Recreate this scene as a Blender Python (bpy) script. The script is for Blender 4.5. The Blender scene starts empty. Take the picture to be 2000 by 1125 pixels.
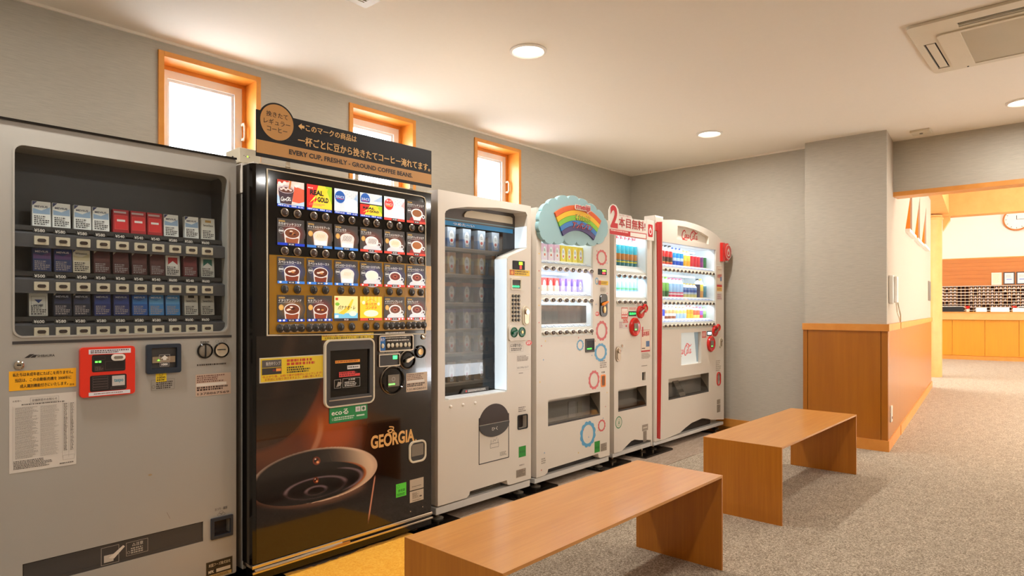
import bpy, bmesh, math, random
import numpy as np
from mathutils import Vector
from mathutils.geometry import tessellate_polygon
random.seed(7)
PI = math.pi
SC = bpy.context.scene
COL = SC.collection
# ------------------------------------------------------------------ camera
F_PX, CX0, HY, CAM_H = 1262.0, 1000.0, 604.0, 1.165
TH = math.atan(1137 / F_PX)              # the row of machines runs 42 degrees right of the view axis
CT, ST = math.cos(TH), math.sin(TH)
cam = bpy.data.cameras.new('camera'); camo = bpy.data.objects.new('camera', cam); COL.objects.link(camo)
cam.sensor_width = 36; cam.lens = F_PX / 2000 * 36; cam.shift_y = (HY - 562.5) / 2000
cam.clip_start = 0.05; cam.clip_end = 200
camo.location = (0, 0, CAM_H); camo.rotation_euler = (PI / 2, 0, TH - PI / 2)
SC.camera = camo
# ------------------------------------------------------------------ world, exposure, lamps
SC.view_settings.view_transform = 'Standard'; SC.view_settings.look = 'None'
SC.view_settings.exposure = 0.0; SC.view_settings.gamma = 1.0; SC.view_settings.use_curve_mapping = False
SC.cycles.use_denoising = True; SC.cycles.max_bounces = 9; SC.cycles.diffuse_bounces = 5
SC.cycles.glossy_bounces = 4; SC.cycles.transparent_max_bounces = 10; SC.cycles.sample_clamp_indirect = 6
SC.cycles.caustics_reflective = False; SC.cycles.caustics_refractive = False
w = bpy.data.worlds.new('sky'); SC.world = w; w.use_nodes = True
w.node_tree.nodes['Background'].inputs[0].default_value = (0.93, 0.96, 1.0, 1)
w.node_tree.nodes['Background'].inputs[1].default_value = 15.0
LAMP_W, LAMP_COL = 16.0, (1.0, 0.965, 0.915)
LAMPS = [(2.79, 2.39), (5.12, 2.39), (0.46, 2.39), (-1.87, 2.39), (5.82, .37), (3.49, .37), (1.16, .37), (-1.17, .37),
         (5.9, -1.7), (3.5, -1.7), (1.10, -1.7), (-1.3, -1.7)]  # those out of view are unseen lamps, added along the grid as fill
def area(name, loc, size, watts, col=LAMP_COL, rot=(0, 0, 0), sy=None, shape='DISK', parent=None, spread=None):
    l = bpy.data.lights.new(name, 'AREA'); l.shape = shape; l.size = size
    if sy: l.size_y = sy
    l.energy = watts; l.color = col
    if spread: l.spread = spread
    o = bpy.data.objects.new(name, l); COL.objects.link(o); o.location = loc; o.rotation_euler = rot
    if parent: o.parent = parent
    return o
# wing beyond the room is turned by 5.9 degrees
WA = math.radians(5.9); WO = (5.972, 1.249)
def W(x, y, z=0): return (WO[0] + x * math.cos(WA) - y * math.sin(WA), WO[1] + x * math.sin(WA) + y * math.cos(WA), z)
# ------------------------------------------------------------------ measuring helpers (photo point on a plane of the real place)
def F(px, py, Y):
    t = (px - CX0) / F_PX; d = Y / (ST - t * CT); return (d * (CT + t * ST), CAM_H - (py - HY) * d / F_PX)
def FRs(px0, py0, px1, py1, Y): a = F(px0, (py0 + py1) / 2, Y)[0], F(px1, 1, Y)[0]; xm = (px0 + px1) / 2; return a[0], F(xm, py1, Y)[1], a[1], F(xm, py0, Y)[1]
def FX(px, Y): return F(px, 600, Y)[0]
def G(px, py, z=0):
    d = F_PX * (CAM_H - z) / (py - HY); r = (px - CX0) * d / F_PX; return (d * CT + r * ST, d * ST - r * CT)
# ------------------------------------------------------------------ materials
def lin(c):
    return tuple(((v / 255) / 12.92 if v / 255 <= .04045 else ((v / 255 + .055) / 1.055) ** 2.4) for v in c)
MATS = {}
def mat(name, rgb=(200, 200, 200), rough=.5, metal=0, emit=0, spec=.5, coat=0, noise=None, bump=None, alpha=None):
    if name in MATS: return MATS[name]
    m = bpy.data.materials.new(name); m.use_nodes = True; nt = m.node_tree; b = nt.nodes['Principled BSDF']
    c = lin(rgb); b.inputs['Base Color'].default_value = (*c, 1); b.inputs['Roughness'].default_value = rough
    b.inputs['Metallic'].default_value = metal; b.inputs['Specular IOR Level'].default_value = spec
    b.inputs['Coat Weight'].default_value = coat; b.inputs['Coat Roughness'].default_value = .05
    if emit:
        b.inputs['Emission Color'].default_value = (*c, 1); b.inputs['Emission Strength'].default_value = emit
    tc = nt.nodes.new('ShaderNodeTexCoord')
    n = nt.nodes.new('ShaderNodeTexNoise'); mp = nt.nodes.new('ShaderNodeMapping')
    nt.links.new(tc.outputs['Object'], mp.inputs[0]); nt.links.new(mp.outputs[0], n.inputs[0])
    scale, amt = noise or ((6, 6, 6), .04)
    mp.inputs['Scale'].default_value = scale; n.inputs['Scale'].default_value = 1; n.inputs['Detail'].default_value = 4
    mx = nt.nodes.new('ShaderNodeMix'); mx.data_type = 'RGBA'
    mx.inputs['A'].default_value = (*[v * (1 - amt) for v in c], 1); mx.inputs['B'].default_value = (*[min(1, v * (1 + amt)) for v in c], 1)
    nt.links.new(n.outputs[0], mx.inputs['Factor']); nt.links.new(mx.outputs['Result'], b.inputs['Base Color'])
    if bump:
        bp = nt.nodes.new('ShaderNodeBump'); bp.inputs['Strength'].default_value = bump[1]; bp.inputs['Distance'].default_value = .003
        n2 = nt.nodes.new('ShaderNodeTexNoise'); mp2 = nt.nodes.new('ShaderNodeMapping'); mp2.inputs['Scale'].default_value = bump[0]
        n2.inputs['Scale'].default_value = 1; n2.inputs['Detail'].default_value = 3
        nt.links.new(tc.outputs['Object'], mp2.inputs[0]); nt.links.new(mp2.outputs[0], n2.inputs[0])
        nt.links.new(n2.outputs[0], bp.inputs['Height']); nt.links.new(bp.outputs[0], b.inputs['Normal'])
    MATS[name] = m; return m
def wood(name, c1, c2, scale, rough=.35, coat=.25, plank=None):
    m = bpy.data.materials.new(name); m.use_nodes = True; nt = m.node_tree; b = nt.nodes['Principled BSDF']; N = nt.nodes.new; L = nt.links.new
    tc = N('ShaderNodeTexCoord'); mp = N('ShaderNodeMapping'); mp.inputs['Scale'].default_value = scale
    n = N('ShaderNodeTexNoise'); n.inputs['Scale'].default_value = 1; n.inputs['Detail'].default_value = 6; n.inputs['Roughness'].default_value = .6
    mp2 = N('ShaderNodeMapping'); mp2.inputs['Scale'].default_value = tuple(s * .12 for s in scale)
    n2 = N('ShaderNodeTexNoise'); n2.inputs['Scale'].default_value = 1; n2.inputs['Detail'].default_value = 2
    add = N('ShaderNodeMath'); add.operation = 'MULTIPLY_ADD'; add.inputs[1].default_value = .55
    mu = N('ShaderNodeMath'); mu.operation = 'MULTIPLY'; mu.inputs[1].default_value = .45
    cr = N('ShaderNodeValToRGB'); cr.color_ramp.elements[0].position = .32; cr.color_ramp.elements[1].position = .68
    cr.color_ramp.elements[0].color = (*lin(c1), 1); cr.color_ramp.elements[1].color = (*lin(c2), 1)
    L(tc.outputs['Object'], mp.inputs[0]); L(mp.outputs[0], n.inputs[0]); L(tc.outputs['Object'], mp2.inputs[0]); L(mp2.outputs[0], n2.inputs[0])
    L(n2.outputs[0], mu.inputs[0]); L(n.outputs[0], add.inputs[0]); L(mu.outputs[0], add.inputs[2]); L(add.outputs[0], cr.inputs[0])
    L(cr.outputs[0], b.inputs['Base Color']); b.inputs['Roughness'].default_value = rough; b.inputs['Coat Weight'].default_value = coat
    b.inputs['Coat Roughness'].default_value = .18
    bp = N('ShaderNodeBump'); bp.inputs['Strength'].default_value = .12; bp.inputs['Distance'].default_value = .001
    L(n.outputs[0], bp.inputs['Height']); L(bp.outputs[0], b.inputs['Normal'])
    MATS[name] = m; return m
def carpet(name, cols, s1, s2, bump=.9, stretch=(1, 1, 1)):
    m = bpy.data.materials.new(name); m.use_nodes = True; nt = m.node_tree; b = nt.nodes['Principled BSDF']; N = nt.nodes.new; L = nt.links.new
    tc = N('ShaderNodeTexCoord'); mp = N('ShaderNodeMapping'); mp.inputs['Scale'].default_value = stretch
    L(tc.outputs['Object'], mp.inputs[0])
    n = N('ShaderNodeTexNoise'); n.inputs['Scale'].default_value = s1; n.inputs['Detail'].default_value = 5; n.inputs['Roughness'].default_value = .7; n.inputs['Distortion'].default_value = 1.2
    n2 = N('ShaderNodeTexNoise'); n2.inputs['Scale'].default_value = s2; n2.inputs['Detail'].default_value = 3
    L(mp.outputs[0], n.inputs[0]); L(mp.outputs[0], n2.inputs[0])
    mm = N('ShaderNodeMath'); mm.operation = 'MULTIPLY_ADD'; mm.inputs[1].default_value = .10
    ms = N('ShaderNodeMath'); ms.operation = 'MULTIPLY'; ms.inputs[1].default_value = .90
    L(n.outputs[0], ms.inputs[0]); L(n2.outputs[0], mm.inputs[0]); L(ms.outputs[0], mm.inputs[2])
    cr = N('ShaderNodeValToRGB'); e = cr.color_ramp.elements; e[0].position = .41; e[1].position = .59
    e[0].color = (*lin(cols[0]), 1); e[1].color = (*lin(cols[2]), 1); k = e.new(.5); k.color = (*lin(cols[1]), 1)
    L(mm.outputs[0], cr.inputs[0]); L(cr.outputs[0], b.inputs['Base Color']); b.inputs['Roughness'].default_value = .95
    b.inputs['Specular IOR Level'].default_value = .1; b.inputs['Sheen Weight'].default_value = .15
    bp = N('ShaderNodeBump'); bp.inputs['Strength'].default_value = bump; bp.inputs['Distance'].default_value = .006
    L(mm.outputs[0], bp.inputs['Height']); L(bp.outputs[0], b.inputs['Normal'])
    MATS[name] = m; return m
def print_mat(name, emit=0, rough=.4, coat=0):
    m = bpy.data.materials.new(name); m.use_nodes = True; nt = m.node_tree; b = nt.nodes['Principled BSDF']
    a = nt.nodes.new('ShaderNodeAttribute'); a.attribute_name = 'Ink'
    nt.links.new(a.outputs['Color'], b.inputs['Base Color']); b.inputs['Roughness'].default_value = rough
    b.inputs['Coat Weight'].default_value = coat; b.inputs['Coat Roughness'].default_value = .03
    if emit:
        nt.links.new(a.outputs['Color'], b.inputs['Emission Color']); b.inputs['Emission Strength'].default_value = emit
    MATS[name] = m; return m
def glass_mat(name, tint=(255, 255, 255), refl=1.45, rough=.01):
    m = bpy.data.materials.new(name); m.use_nodes = True; nt = m.node_tree; N = nt.nodes.new; L = nt.links.new
    for x in list(nt.nodes): nt.nodes.remove(x)
    o = N('ShaderNodeOutputMaterial'); mx = N('ShaderNodeMixShader'); t = N('ShaderNodeBsdfTransparent'); g = N('ShaderNodeBsdfGlossy'); fr = N('ShaderNodeFresnel')
    t.inputs[0].default_value = (*lin(tint), 1); g.inputs['Roughness'].default_value = rough; fr.inputs[0].default_value = refl
    ge = N('ShaderNodeNewGeometry'); iv = N('ShaderNodeMath'); iv.operation = 'SUBTRACT'; iv.inputs[0].default_value = 1; mu = N('ShaderNodeMath'); mu.operation = 'MULTIPLY'
    L(ge.outputs['Backfacing'], iv.inputs[1]); L(iv.outputs[0], mu.inputs[0]); L(fr.outputs[0], mu.inputs[1]); L(mu.outputs[0], mx.inputs[0]); L(t.outputs[0], mx.inputs[1]); L(g.outputs[0], mx.inputs[2]); L(mx.outputs[0], o.inputs[0])
    MATS[name] = m; return m
M = mat
mat('wallpaper', (186, 179, 165), .85, noise=((14, 14, 190), .17), bump=((30, 30, 500), .4), spec=.2)
mat('wallpaper_side', (180, 166, 148), .85, noise=((9, 9, 200), .03), spec=.2)
mat('wallpaper_cream', (228, 220, 208), .85, noise=((9, 9, 200), .02), spec=.2)
mat('ceiling_paint', (242, 232, 216), .9, noise=((40, 40, 40), .015), bump=((300, 300, 300), .1), spec=.2)
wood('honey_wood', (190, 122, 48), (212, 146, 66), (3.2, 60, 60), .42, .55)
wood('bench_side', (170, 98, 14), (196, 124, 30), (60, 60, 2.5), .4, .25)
wood('trim_wood', (205, 128, 42), (222, 150, 66), (8, 8, 8), .4, .2)
wood('panel_wood', (160, 92, 8), (178, 108, 16), (26, 26, 1.6), .36, .3)
wood('frame_wood', (216, 134, 40), (232, 156, 60), (14, 14, 14), .4, .2)
wood('reception_wood', (172, 100, 34), (188, 116, 46), (1, 4, 90), .5, .1)
wood('counter_wood', (204, 134, 4), (214, 144, 10), (1, 30, 2), .5, .1)
wood('pale_wood', (214, 154, 82), (224, 168, 98), (6, 6, 6), .5, .1)
carpet('carpet', ((116, 100, 80), (164, 147, 125), (212, 198, 176)), 112, 14)
carpet('vinyl', ((120, 98, 80), (150, 130, 110), (176, 158, 140)), 30, 6, .1, (.6, 12, 1))
carpet('yellow_pile', ((240, 162, 34), (248, 176, 48), (253, 190, 66)), 60, 6, .5, (1, 1, 1))
print_mat('print'); print_mat('print_gloss', 0, .15, .6); print_mat('print_lit', .5, .3); print_mat('print_dim', .35, .3, .3); print_mat('led', 3.0, .5)
glass_mat('clear_glass', (250, 252, 252)); glass_mat('smoked_glass', (110, 104, 100)); glass_mat('showcase_glass', (215, 215, 215), 1.5); glass_mat('brown_glass', (150, 120, 100))
glass_mat('window_glass', (250, 252, 255), 1.2)
mat('white_metal', (222, 213, 200), .32, spec=.4, noise=((3, 3, 3), .01))
mat('cool_metal', (214, 212, 207), .32, spec=.4, noise=((3, 3, 3), .01))
mat('grey_metal', (166, 161, 152), .38, spec=.45, noise=((3, 3, 3), .015))
mat('side_grey', (150, 146, 140), .45)
mat('black_gloss', (12, 9, 8), .08, spec=.35, coat=.35)
mat('black_plastic', (17, 14, 14), .5, spec=.35)
mat('charcoal', (62, 58, 56), .5)
mat('dark_panel', (74, 72, 74), .45)
mat('navy_plastic', (34, 44, 58), .35)
mat('red_plastic', (206, 30, 24), .25, coat=.4)
mat('orange_red', (226, 48, 24), .35)
mat('deep_red', (176, 12, 12), .3, coat=.3)
mat('white_plastic', (236, 230, 220), .35)
mat('cream_plastic', (218, 206, 182), .4)
mat('chrome', (215, 205, 190), .18, metal=1)
mat('dull_chrome', (176, 160, 140), .35, metal=1)
mat('brass', (186, 150, 104), .35, metal=1)
mat('button_brown', (66, 50, 44), .25, coat=.3)
mat('button_black', (46, 42, 38), .25, coat=.4)
mat('green_plastic', (16, 96, 66), .35)
mat('orange_plastic', (240, 132, 20), .4)
mat('sky_blue_plastic', (150, 190, 196), .35)
mat('dark_interior', (58, 46, 42), .6)
mat('white_interior', (240, 244, 246), .4)
mat('tube_light', (235, 245, 255), .5, emit=2.5)
mat('soft_light', (225, 240, 250), .5, emit=.7)
mat('lamp_face', (255, 244, 226), .5, emit=6)
mat('rack_back', (84, 44, 36), .6)
mat('rubber', (40, 38, 36), .7)
mat('vent_dark', (38, 32, 28), .6)
mat('tan_grey', (128, 118, 104), .6)
# ------------------------------------------------------------------ mesh building
BASE = {}
class MB:
    def __init__(s): s.v = []; s.f = []; s.c = []
    def face(s, pts, col=None):
        i = len(s.v); s.v += [tuple(p) for p in pts]; s.f.append(tuple(range(i, i + len(pts)))); s.c.append(col)
    def box(s, x0, y0, z0, x1, y1, z1, col=None):
        i = len(s.v); s.v += [(x, y, z) for z in (z0, z1) for y in (y0, y1) for x in (x0, x1)]
        for q in ((0, 2, 3, 1), (4, 5, 7, 6), (0, 1, 5, 4), (2, 6, 7, 3), (0, 4, 6, 2), (1, 3, 7, 5)):
            s.f.append(tuple(i + k for k in q)); s.c.append(col)
        return s
    def plate(s, outer, holes, w0, w1, ax='y', col=None):
        """closed slab: outline with holes in a plane, thick from w0 to w1 along ax"""
        P = {'y': lambda u, v, w: (u, w, v), 'x': lambda u, v, w: (w, u, v), 'z': lambda u, v, w: (u, v, w)}[ax]
        loops = [outer] + list(holes); flat = [p for l in loops for p in l]
        tris = tessellate_polygon([[Vector((p[0], p[1], 0)) for p in l] for l in loops])
        i = len(s.v); n = len(flat)
        s.v += [P(p[0], p[1], w0) for p in flat] + [P(p[0], p[1], w1) for p in flat]
        for t in tris:
            s.f.append((i + t[0], i + t[1], i + t[2])); s.f.append((i + n + t[2], i + n + t[1], i + n + t[0])); s.c += [col, col]
        k = i
        for l in loops:
            m = len(l)
            for j in range(m):
                s.f.append((k + j, k + (j + 1) % m, k + n + (j + 1) % m, k + n + j)); s.c.append(col)
            k += m
        return s
    def cyl(s, c, r, h, ax='z', n=20, r2=None, col=None):
        r2 = r if r2 is None else r2; i = len(s.v)
        for q, rr in ((0, r), (1, r2)):
            for k in range(n):
                a = 2 * PI * k / n; u, v = rr * math.cos(a), rr * math.sin(a); w_ = h * q
                s.v.append({'z': (c[0] + u, c[1] + v, c[2] + w_), 'y': (c[0] + u, c[1] + w_, c[2] + v), 'x': (c[0] + w_, c[1] + u, c[2] + v)}[ax])
        s.f.append(tuple(range(i, i + n))); s.f.append(tuple(range(i + n, i + 2 * n))); s.c += [col, col]
        for k in range(n): s.f.append((i + k, i + (k + 1) % n, i + n + (k + 1) % n, i + n + k)); s.c.append(col)
        return s
    def lathe(s, prof, c=(0, 0, 0), n=14, ax='z', sx=1, sy=1):
        """prof rows: (radius, height, colour of the band above)"""
        i = len(s.v)
        for p in prof:
            for k in range(n):
                a = 2 * PI * k / n; u, v = p[0] * sx * math.cos(a), p[0] * sy * math.sin(a)
                s.v.append({'z': (c[0] + u, c[1] + v, c[2] + p[1]), 'y': (c[0] + u, c[1] + p[1], c[2] + v), 'x': (c[0] + p[1], c[1] + u, c[2] + v)}[ax])
        for j in range(len(prof) - 1):
            for k in range(n):
                s.f.append((i + j * n + k, i + j * n + (k + 1) % n, i + (j + 1) * n + (k + 1) % n, i + (j + 1) * n + k)); s.c.append(prof[j][2] if len(prof[j]) > 2 else None)
        s.f.append(tuple(i + k for k in range(n))); s.f.append(tuple(i + (len(prof) - 1) * n + k for k in range(n)))
        s.c += [prof[0][2] if len(prof[0]) > 2 else None, prof[-2][2] if len(prof[-2]) > 2 else None]
        return s
    def tube(s, pts, r, n=8):
        pts = [Vector(p) for p in pts]; i = len(s.v)
        for k, p in enumerate(pts):
            d = (pts[min(k + 1, len(pts) - 1)] - pts[max(k - 1, 0)]).normalized()
            a = d.orthogonal().normalized() if k == 0 else (a - d * a.dot(d)).normalized()
            b = d.cross(a)
            for q in range(n):
                t = 2 * PI * q / n; s.v.append(tuple(p + (a * math.cos(t) + b * math.sin(t)) * r))
        for k in range(len(pts) - 1):
            for q in range(n): s.f.append((i + k * n + q, i + k * n + (q + 1) % n, i + (k + 1) * n + (q + 1) % n, i + (k + 1) * n + q)); s.c.append(None)
        s.f.append(tuple(i + q for q in range(n))); s.f.append(tuple(i + (len(pts) - 1) * n + q for q in range(n))); s.c += [None, None]
        return s
    def build(s, name, m, parent=None, smooth=False, bevel=0, wing=False, base=None, recalc=True, label=None):
        ox = base if base is not None else (BASE.get(parent.name, (0, 0, 0)) if parent else (0, 0, 0))
        me = bpy.data.meshes.new(name)
        me.from_pydata([(v[0] - ox[0], v[1] - ox[1], v[2] - ox[2]) for v in s.v], [], s.f)
        if any(c is not None for c in s.c):
            at = me.color_attributes.new('Ink', 'FLOAT_COLOR', 'CORNER'); arr = np.ones((len(me.loops), 4), dtype=np.float32)
            tot = np.empty(len(me.polygons), dtype=np.int32); me.polygons.foreach_get('loop_total', tot)
            cc = np.array([lin(c) if c is not None else (1, 1, 1) for c in s.c], dtype=np.float32)
            arr[:, :3] = np.repeat(cc, tot, axis=0); at.data.foreach_set('color', arr.ravel())
        if recalc:
            bm = bmesh.new(); bm.from_mesh(me); bmesh.ops.recalc_face_normals(bm, faces=bm.faces); bm.to_mesh(me); bm.free()
        me.materials.append(MATS[m] if isinstance(m, str) else m)
        o = bpy.data.objects.new(name, me); COL.objects.link(o)
        if smooth:
            me.polygons.foreach_set('use_smooth', [True] * len(me.polygons))
            me.set_sharp_from_angle(angle=math.radians(38))
        if bevel:
            b = o.modifiers.new('bevel', 'BEVEL'); b.width = bevel; b.segments = 2; b.limit_method = 'ANGLE'; b.angle_limit = math.radians(50)
        if parent: o.parent = parent; BASE[o.name] = ox
        else:
            if wing:
                o.location = W(*ox); o.rotation_euler = (0, 0, WA)
            else: o.location = ox
            BASE[o.name] = ox
        if label: o['label'] = label
        return o
def tag(o, label, cat, group=None, kind=None):
    o['label'] = label; o['category'] = cat
    if group: o['group'] = group
    if kind: o['kind'] = kind
    return o
def thing(name, label, cat, base, group=None, wing=False):
    o = bpy.data.objects.new(name, None); COL.objects.link(o); o.empty_display_size = .05
    o.location = W(*base) if wing else base
    if wing: o.rotation_euler = (0, 0, WA)
    BASE[o.name] = tuple(base); return tag(o, label, cat, group)
def struct(o, label=None):
    o['kind'] = 'structure'
    if label: o['label'] = label
    return o
def dup(o, loc, parent=None, label=None, group=None):
    c = o.copy(); COL.objects.link(c); c.location = loc; c.parent = parent
    if label: c['label'] = label
    if group: c['group'] = group
    for ch in o.children:
        d = ch.copy(); COL.objects.link(d); d.parent = c
    return c
def rect(x0, z0, x1, z1): return [(x0, z0), (x1, z0), (x1, z1), (x0, z1)]
def rrect(x0, z0, x1, z1, r, n=5):
    r = min(r, (x1 - x0) / 2, (z1 - z0) / 2); o = []
    for cx, cz, a in ((x1 - r, z1 - r, 0), (x0 + r, z1 - r, 90), (x0 + r, z0 + r, 180), (x1 - r, z0 + r, 270)):
        for k in range(n + 1): t = math.radians(a + 90 * k / n); o.append((cx + r * math.cos(t), cz + r * math.sin(t)))
    return o
def ellp(cx, cz, rx, rz=None, n=24, a0=0, a1=360):
    rz = rx if rz is None else rz; full = abs(a1 - a0) >= 360
    return [(cx + rx * math.cos(math.radians(a0 + (a1 - a0) * k / n)), cz + rz * math.sin(math.radians(a0 + (a1 - a0) * k / n))) for k in range(n if full else n + 1)]
# ------------------------------------------------------------------ flat print (lettering, pictures) as thin inked layers on a surface
GL = {}
def glyphs(t, bold):
    k = (t, bold)
    if k not in GL:
        c = bpy.data.curves.new('t', 'FONT'); c.body = t; c.resolution_u = 5 if len(t) <= 8 and t.isascii() else 2; c.offset = bold; c.fill_mode = 'FRONT'
        o = bpy.data.objects.new('t', c); COL.objects.link(o); bpy.context.view_layer.update()
        m = bpy.data.meshes.new_from_object(o.evaluated_get(bpy.context.evaluated_depsgraph_get()))
        v = np.array([(p.co.x, p.co.y) for p in m.vertices]) if len(m.vertices) else np.zeros((0, 2))
        fs = [tuple(p.vertices) for p in m.polygons]
        bpy.data.objects.remove(o); bpy.data.curves.remove(c); bpy.data.meshes.remove(m)
        if len(v):
            lo, hi = v.min(0), v.max(0); v = (v - lo) / np.maximum(hi - lo, 1e-6)
        GL[k] = (v, fs)
    return GL[k]
class Print:
    """ax 'y': drawn in (x, z) facing -y;  'x': in (y, z), u runs along -y, facing -x"""
    def __init__(s, w, ax='y', step=.0003): s.m = MB(); s.w = w; s.ax = ax; s.k = 0; s.j = 0; s.hold = False; s.step = step
    def P(s, u, v): d = s.w - s.step * (s.k + s.j); return (u, d, v) if s.ax == 'y' else (d, -u, v)
    def up(s): s.k += 1; s.j = 0; return s
    def nx(s):
        if not s.hold: s.j = min(.92, s.j + .06)
    def poly(s, pts, c):
        s.nx()
        if len(pts) <= 4: s.m.face([s.P(*p) for p in pts], c); return s
        for t in tessellate_polygon([[Vector((p[0], p[1], 0)) for p in pts]]): s.m.face([s.P(*pts[i]) for i in t], c)
        return s
    def rect(s, x0, z0, x1, z1, c): return s.poly(rect(x0, z0, x1, z1), c)
    def ell(s, cx, cz, rx, rz, c, n=24): return s.poly(ellp(cx, cz, rx, rz, n), c)
    def line(s, pts, wd, c):
        for k in range(len(pts) - 1):
            a, b = Vector(pts[k]), Vector(pts[k + 1]); d = b - a
            if d.length < 1e-7: continue
            w0 = wd[k] if isinstance(wd, (list, tuple)) else wd; w1 = wd[k + 1] if isinstance(wd, (list, tuple)) else wd
            n = Vector((-d.y, d.x)).normalized(); e = d.normalized() * min(w0, w1) * .3
            s.q = (getattr(s, 'q', 0) + 1) % 11; kk = s.k; s.k += s.q * .08
            s.m.face([s.P(*(a - e + n * w0 / 2)), s.P(*(b + e + n * w1 / 2)), s.P(*(b + e - n * w1 / 2)), s.P(*(a - e - n * w0 / 2))], c); s.k = kk
        return s
    def frame(s, x0, z0, x1, z1, t, c): return s.rect(x0, z0, x1, z0 + t, c).rect(x0, z1 - t, x1, z1, c).rect(x0, z0 + t, x0 + t, z1 - t, c).rect(x1 - t, z0 + t, x1, z1 - t, c)
    def ring(s, cx, cz, rx, rz, t, c, n=24):
        a, b = ellp(cx, cz, rx, rz, n), ellp(cx, cz, rx - t, rz - t, n); s.nx()
        for k in range(n): s.m.face([s.P(*a[k]), s.P(*a[(k + 1) % n]), s.P(*b[(k + 1) % n]), s.P(*b[k])], c)
        return s
    def text(s, t, x0, z0, x1, z1, c, bold=.012, shear=0):
        if not t.isascii() and bold > .004:
            h = (z1 - z0) * min(bold, .03) * .9; k0 = s.k
            for dx, dz in ((-h, 0), (h, 0), (0, h)): s.text(t, x0 + dx, z0 + dz, x1 + dx, z1 + dz, c, 0, shear); s.k += .11
            s.k = k0; return s
        v, fs = glyphs(t, bold); s.nx()
        q = [s.P(x0 + p[0] * (x1 - x0) + shear * p[1] * (z1 - z0), z0 + p[1] * (z1 - z0)) for p in v]
        i = len(s.m.v); s.m.v += q
        for f_ in fs: s.m.f.append(tuple(i + k for k in f_)); s.m.c.append(c)
        return s
    def tiny(s, x0, z0, x1, z1, rows, c, seed=1, fill=.6):
        """lines of print too small to read: rows of short dashes"""
        r = random.Random(seed)
        if z1 - z0 < .001 or x1 - x0 < .001: return s
        h = (z1 - z0) / rows; s.nx(); s.hold = True
        for k in range(rows):
            x = x0; zz = z0 + h * (k + .25); end = x1 - (x1 - x0) * r.random() * .3
            while x < end:
                wd = h * r.uniform(.4, 1.1); s.rect(x, zz, min(x + wd, end), zz + h * fill, c); x += wd + h * r.uniform(.15, .4)
        s.hold = False; return s
    def build(s, name, m='print', parent=None, **k):
        return s.m.build(name, m, parent, recalc=False, **k)
WHITE = (250, 248, 244); BLACK = (18, 16, 16); RED = (196, 24, 30)
def smooth_path(p, n=5):
    o = []
    for i in range(len(p) - 1):
        a, b, c, d = p[max(i - 1, 0)], p[i], p[i + 1], p[min(i + 2, len(p) - 1)]
        for k in range(n):
            t = k / n; o.append(tuple(.5 * (2 * b[j] + (c[j] - a[j]) * t + (2 * a[j] - 5 * b[j] + 4 * c[j] - d[j]) * t * t + (3 * b[j] - a[j] - 3 * c[j] + d[j]) * t ** 3) for j in (0, 1)))
    o.append(p[-1]); return o
def script_logo(P, x0, z0, x1, z1, c, slim=1):
    S = [([(.66, .74), (.62, .9), (.46, .98), (.22, .8), (.08, .45), (.12, .15), (.32, .05), (.52, .22)], .075),
         ([(.12, .2), (.2, -.02), (.45, .0), (.75, -.08), (1.0, .02)], .06),
         ([(.66, .56), (.55, .4), (.58, .22), (.7, .22), (.77, .4), (.7, .56), (.64, .52)], .06),
         ([(1.0, .5), (.93, .58), (.84, .42), (.86, .22), (.96, .2), (1.07, .34)], .06),
         ([(1.24, .56), (1.12, .5), (1.08, .28), (1.18, .2), (1.28, .4), (1.3, .56), (1.27, .24), (1.4, .28)], .06),
         ([(1.42, .42), (1.52, .44)], .06),
         ([(2.05, .7), (2.02, .88), (1.86, .95), (1.66, .75), (1.54, .4), (1.6, .12), (1.78, .06), (1.95, .25)], .08),
         ([(1.75, .9), (2.0, 1.1), (2.35, 1.0), (2.6, .86), (2.85, 1.02)], .07),
         ([(2.05, .56), (1.95, .4), (1.98, .22), (2.1, .22), (2.17, .4), (2.1, .56), (2.04, .52)], .06),
         ([(2.2, .35), (2.4, .75), (2.42, .92), (2.32, .85), (2.26, .5), (2.28, .22), (2.42, .26)], .06),
         ([(2.68, .56), (2.56, .5), (2.52, .28), (2.62, .2), (2.72, .4), (2.76, .56), (2.72, .24), (2.9, .3)], .06)]
    for pts, wd in S:
        q = smooth_path(pts); n = len(q)
        P.line([(x0 + (p[0] + .0) / 2.9 * (x1 - x0), z0 + (p[1] + .1) / 1.2 * (z1 - z0)) for p in q],
               [wd * slim * (z1 - z0) * (.55 + .45 * math.sin(PI * k / max(n - 1, 1))) for k in range(n)], c)
    return P
def scallop(cx, cz, rx, rz, lobes=12, depth=.1, n=96):
    return [(cx + rx * (1 - depth + depth * abs(math.sin(lobes * PI * k / n))) * math.cos(2 * PI * k / n), cz + rz * (1 - depth + depth * abs(math.sin(lobes * PI * k / n))) * math.sin(2 * PI * k / n)) for k in range(n)]
# ================================================================== THE ROOM
CZ = 2.635; WY = 3.78; BX = 6.14
WIN = [(1.32, 1.90), (2.53, 3.11), (3.73, 4.305)]; WZ0, WZ1 = 1.86, 2.576
struct(MB().box(-3.2, -2.8, -.1, 27, 5.5, 0).build('floor', 'carpet'))
struct(MB().box(-3.0, 2.37, 0, BX, WY, .003).build('floor', 'vinyl'))
struct(MB().box(-3.2, -2.8, CZ, 6.46, WY + .3, CZ + .12).build('ceiling', 'ceiling_paint'))
struct(MB().plate(rect(-3.2, 0, BX + .3, CZ), [rect(a, WZ0, b, WZ1) for a, b in WIN], WY, WY + .2).build('wall_left', 'wallpaper'))
wb = struct(MB().box(BX, 1.9, 0, BX + .2, WY + .1, CZ).build('wall_back', 'wallpaper'))
struct(MB().box(-3.2, -2.8, 0, -3.0, WY + .1, CZ).build('wall_rear', 'wallpaper'))
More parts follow.
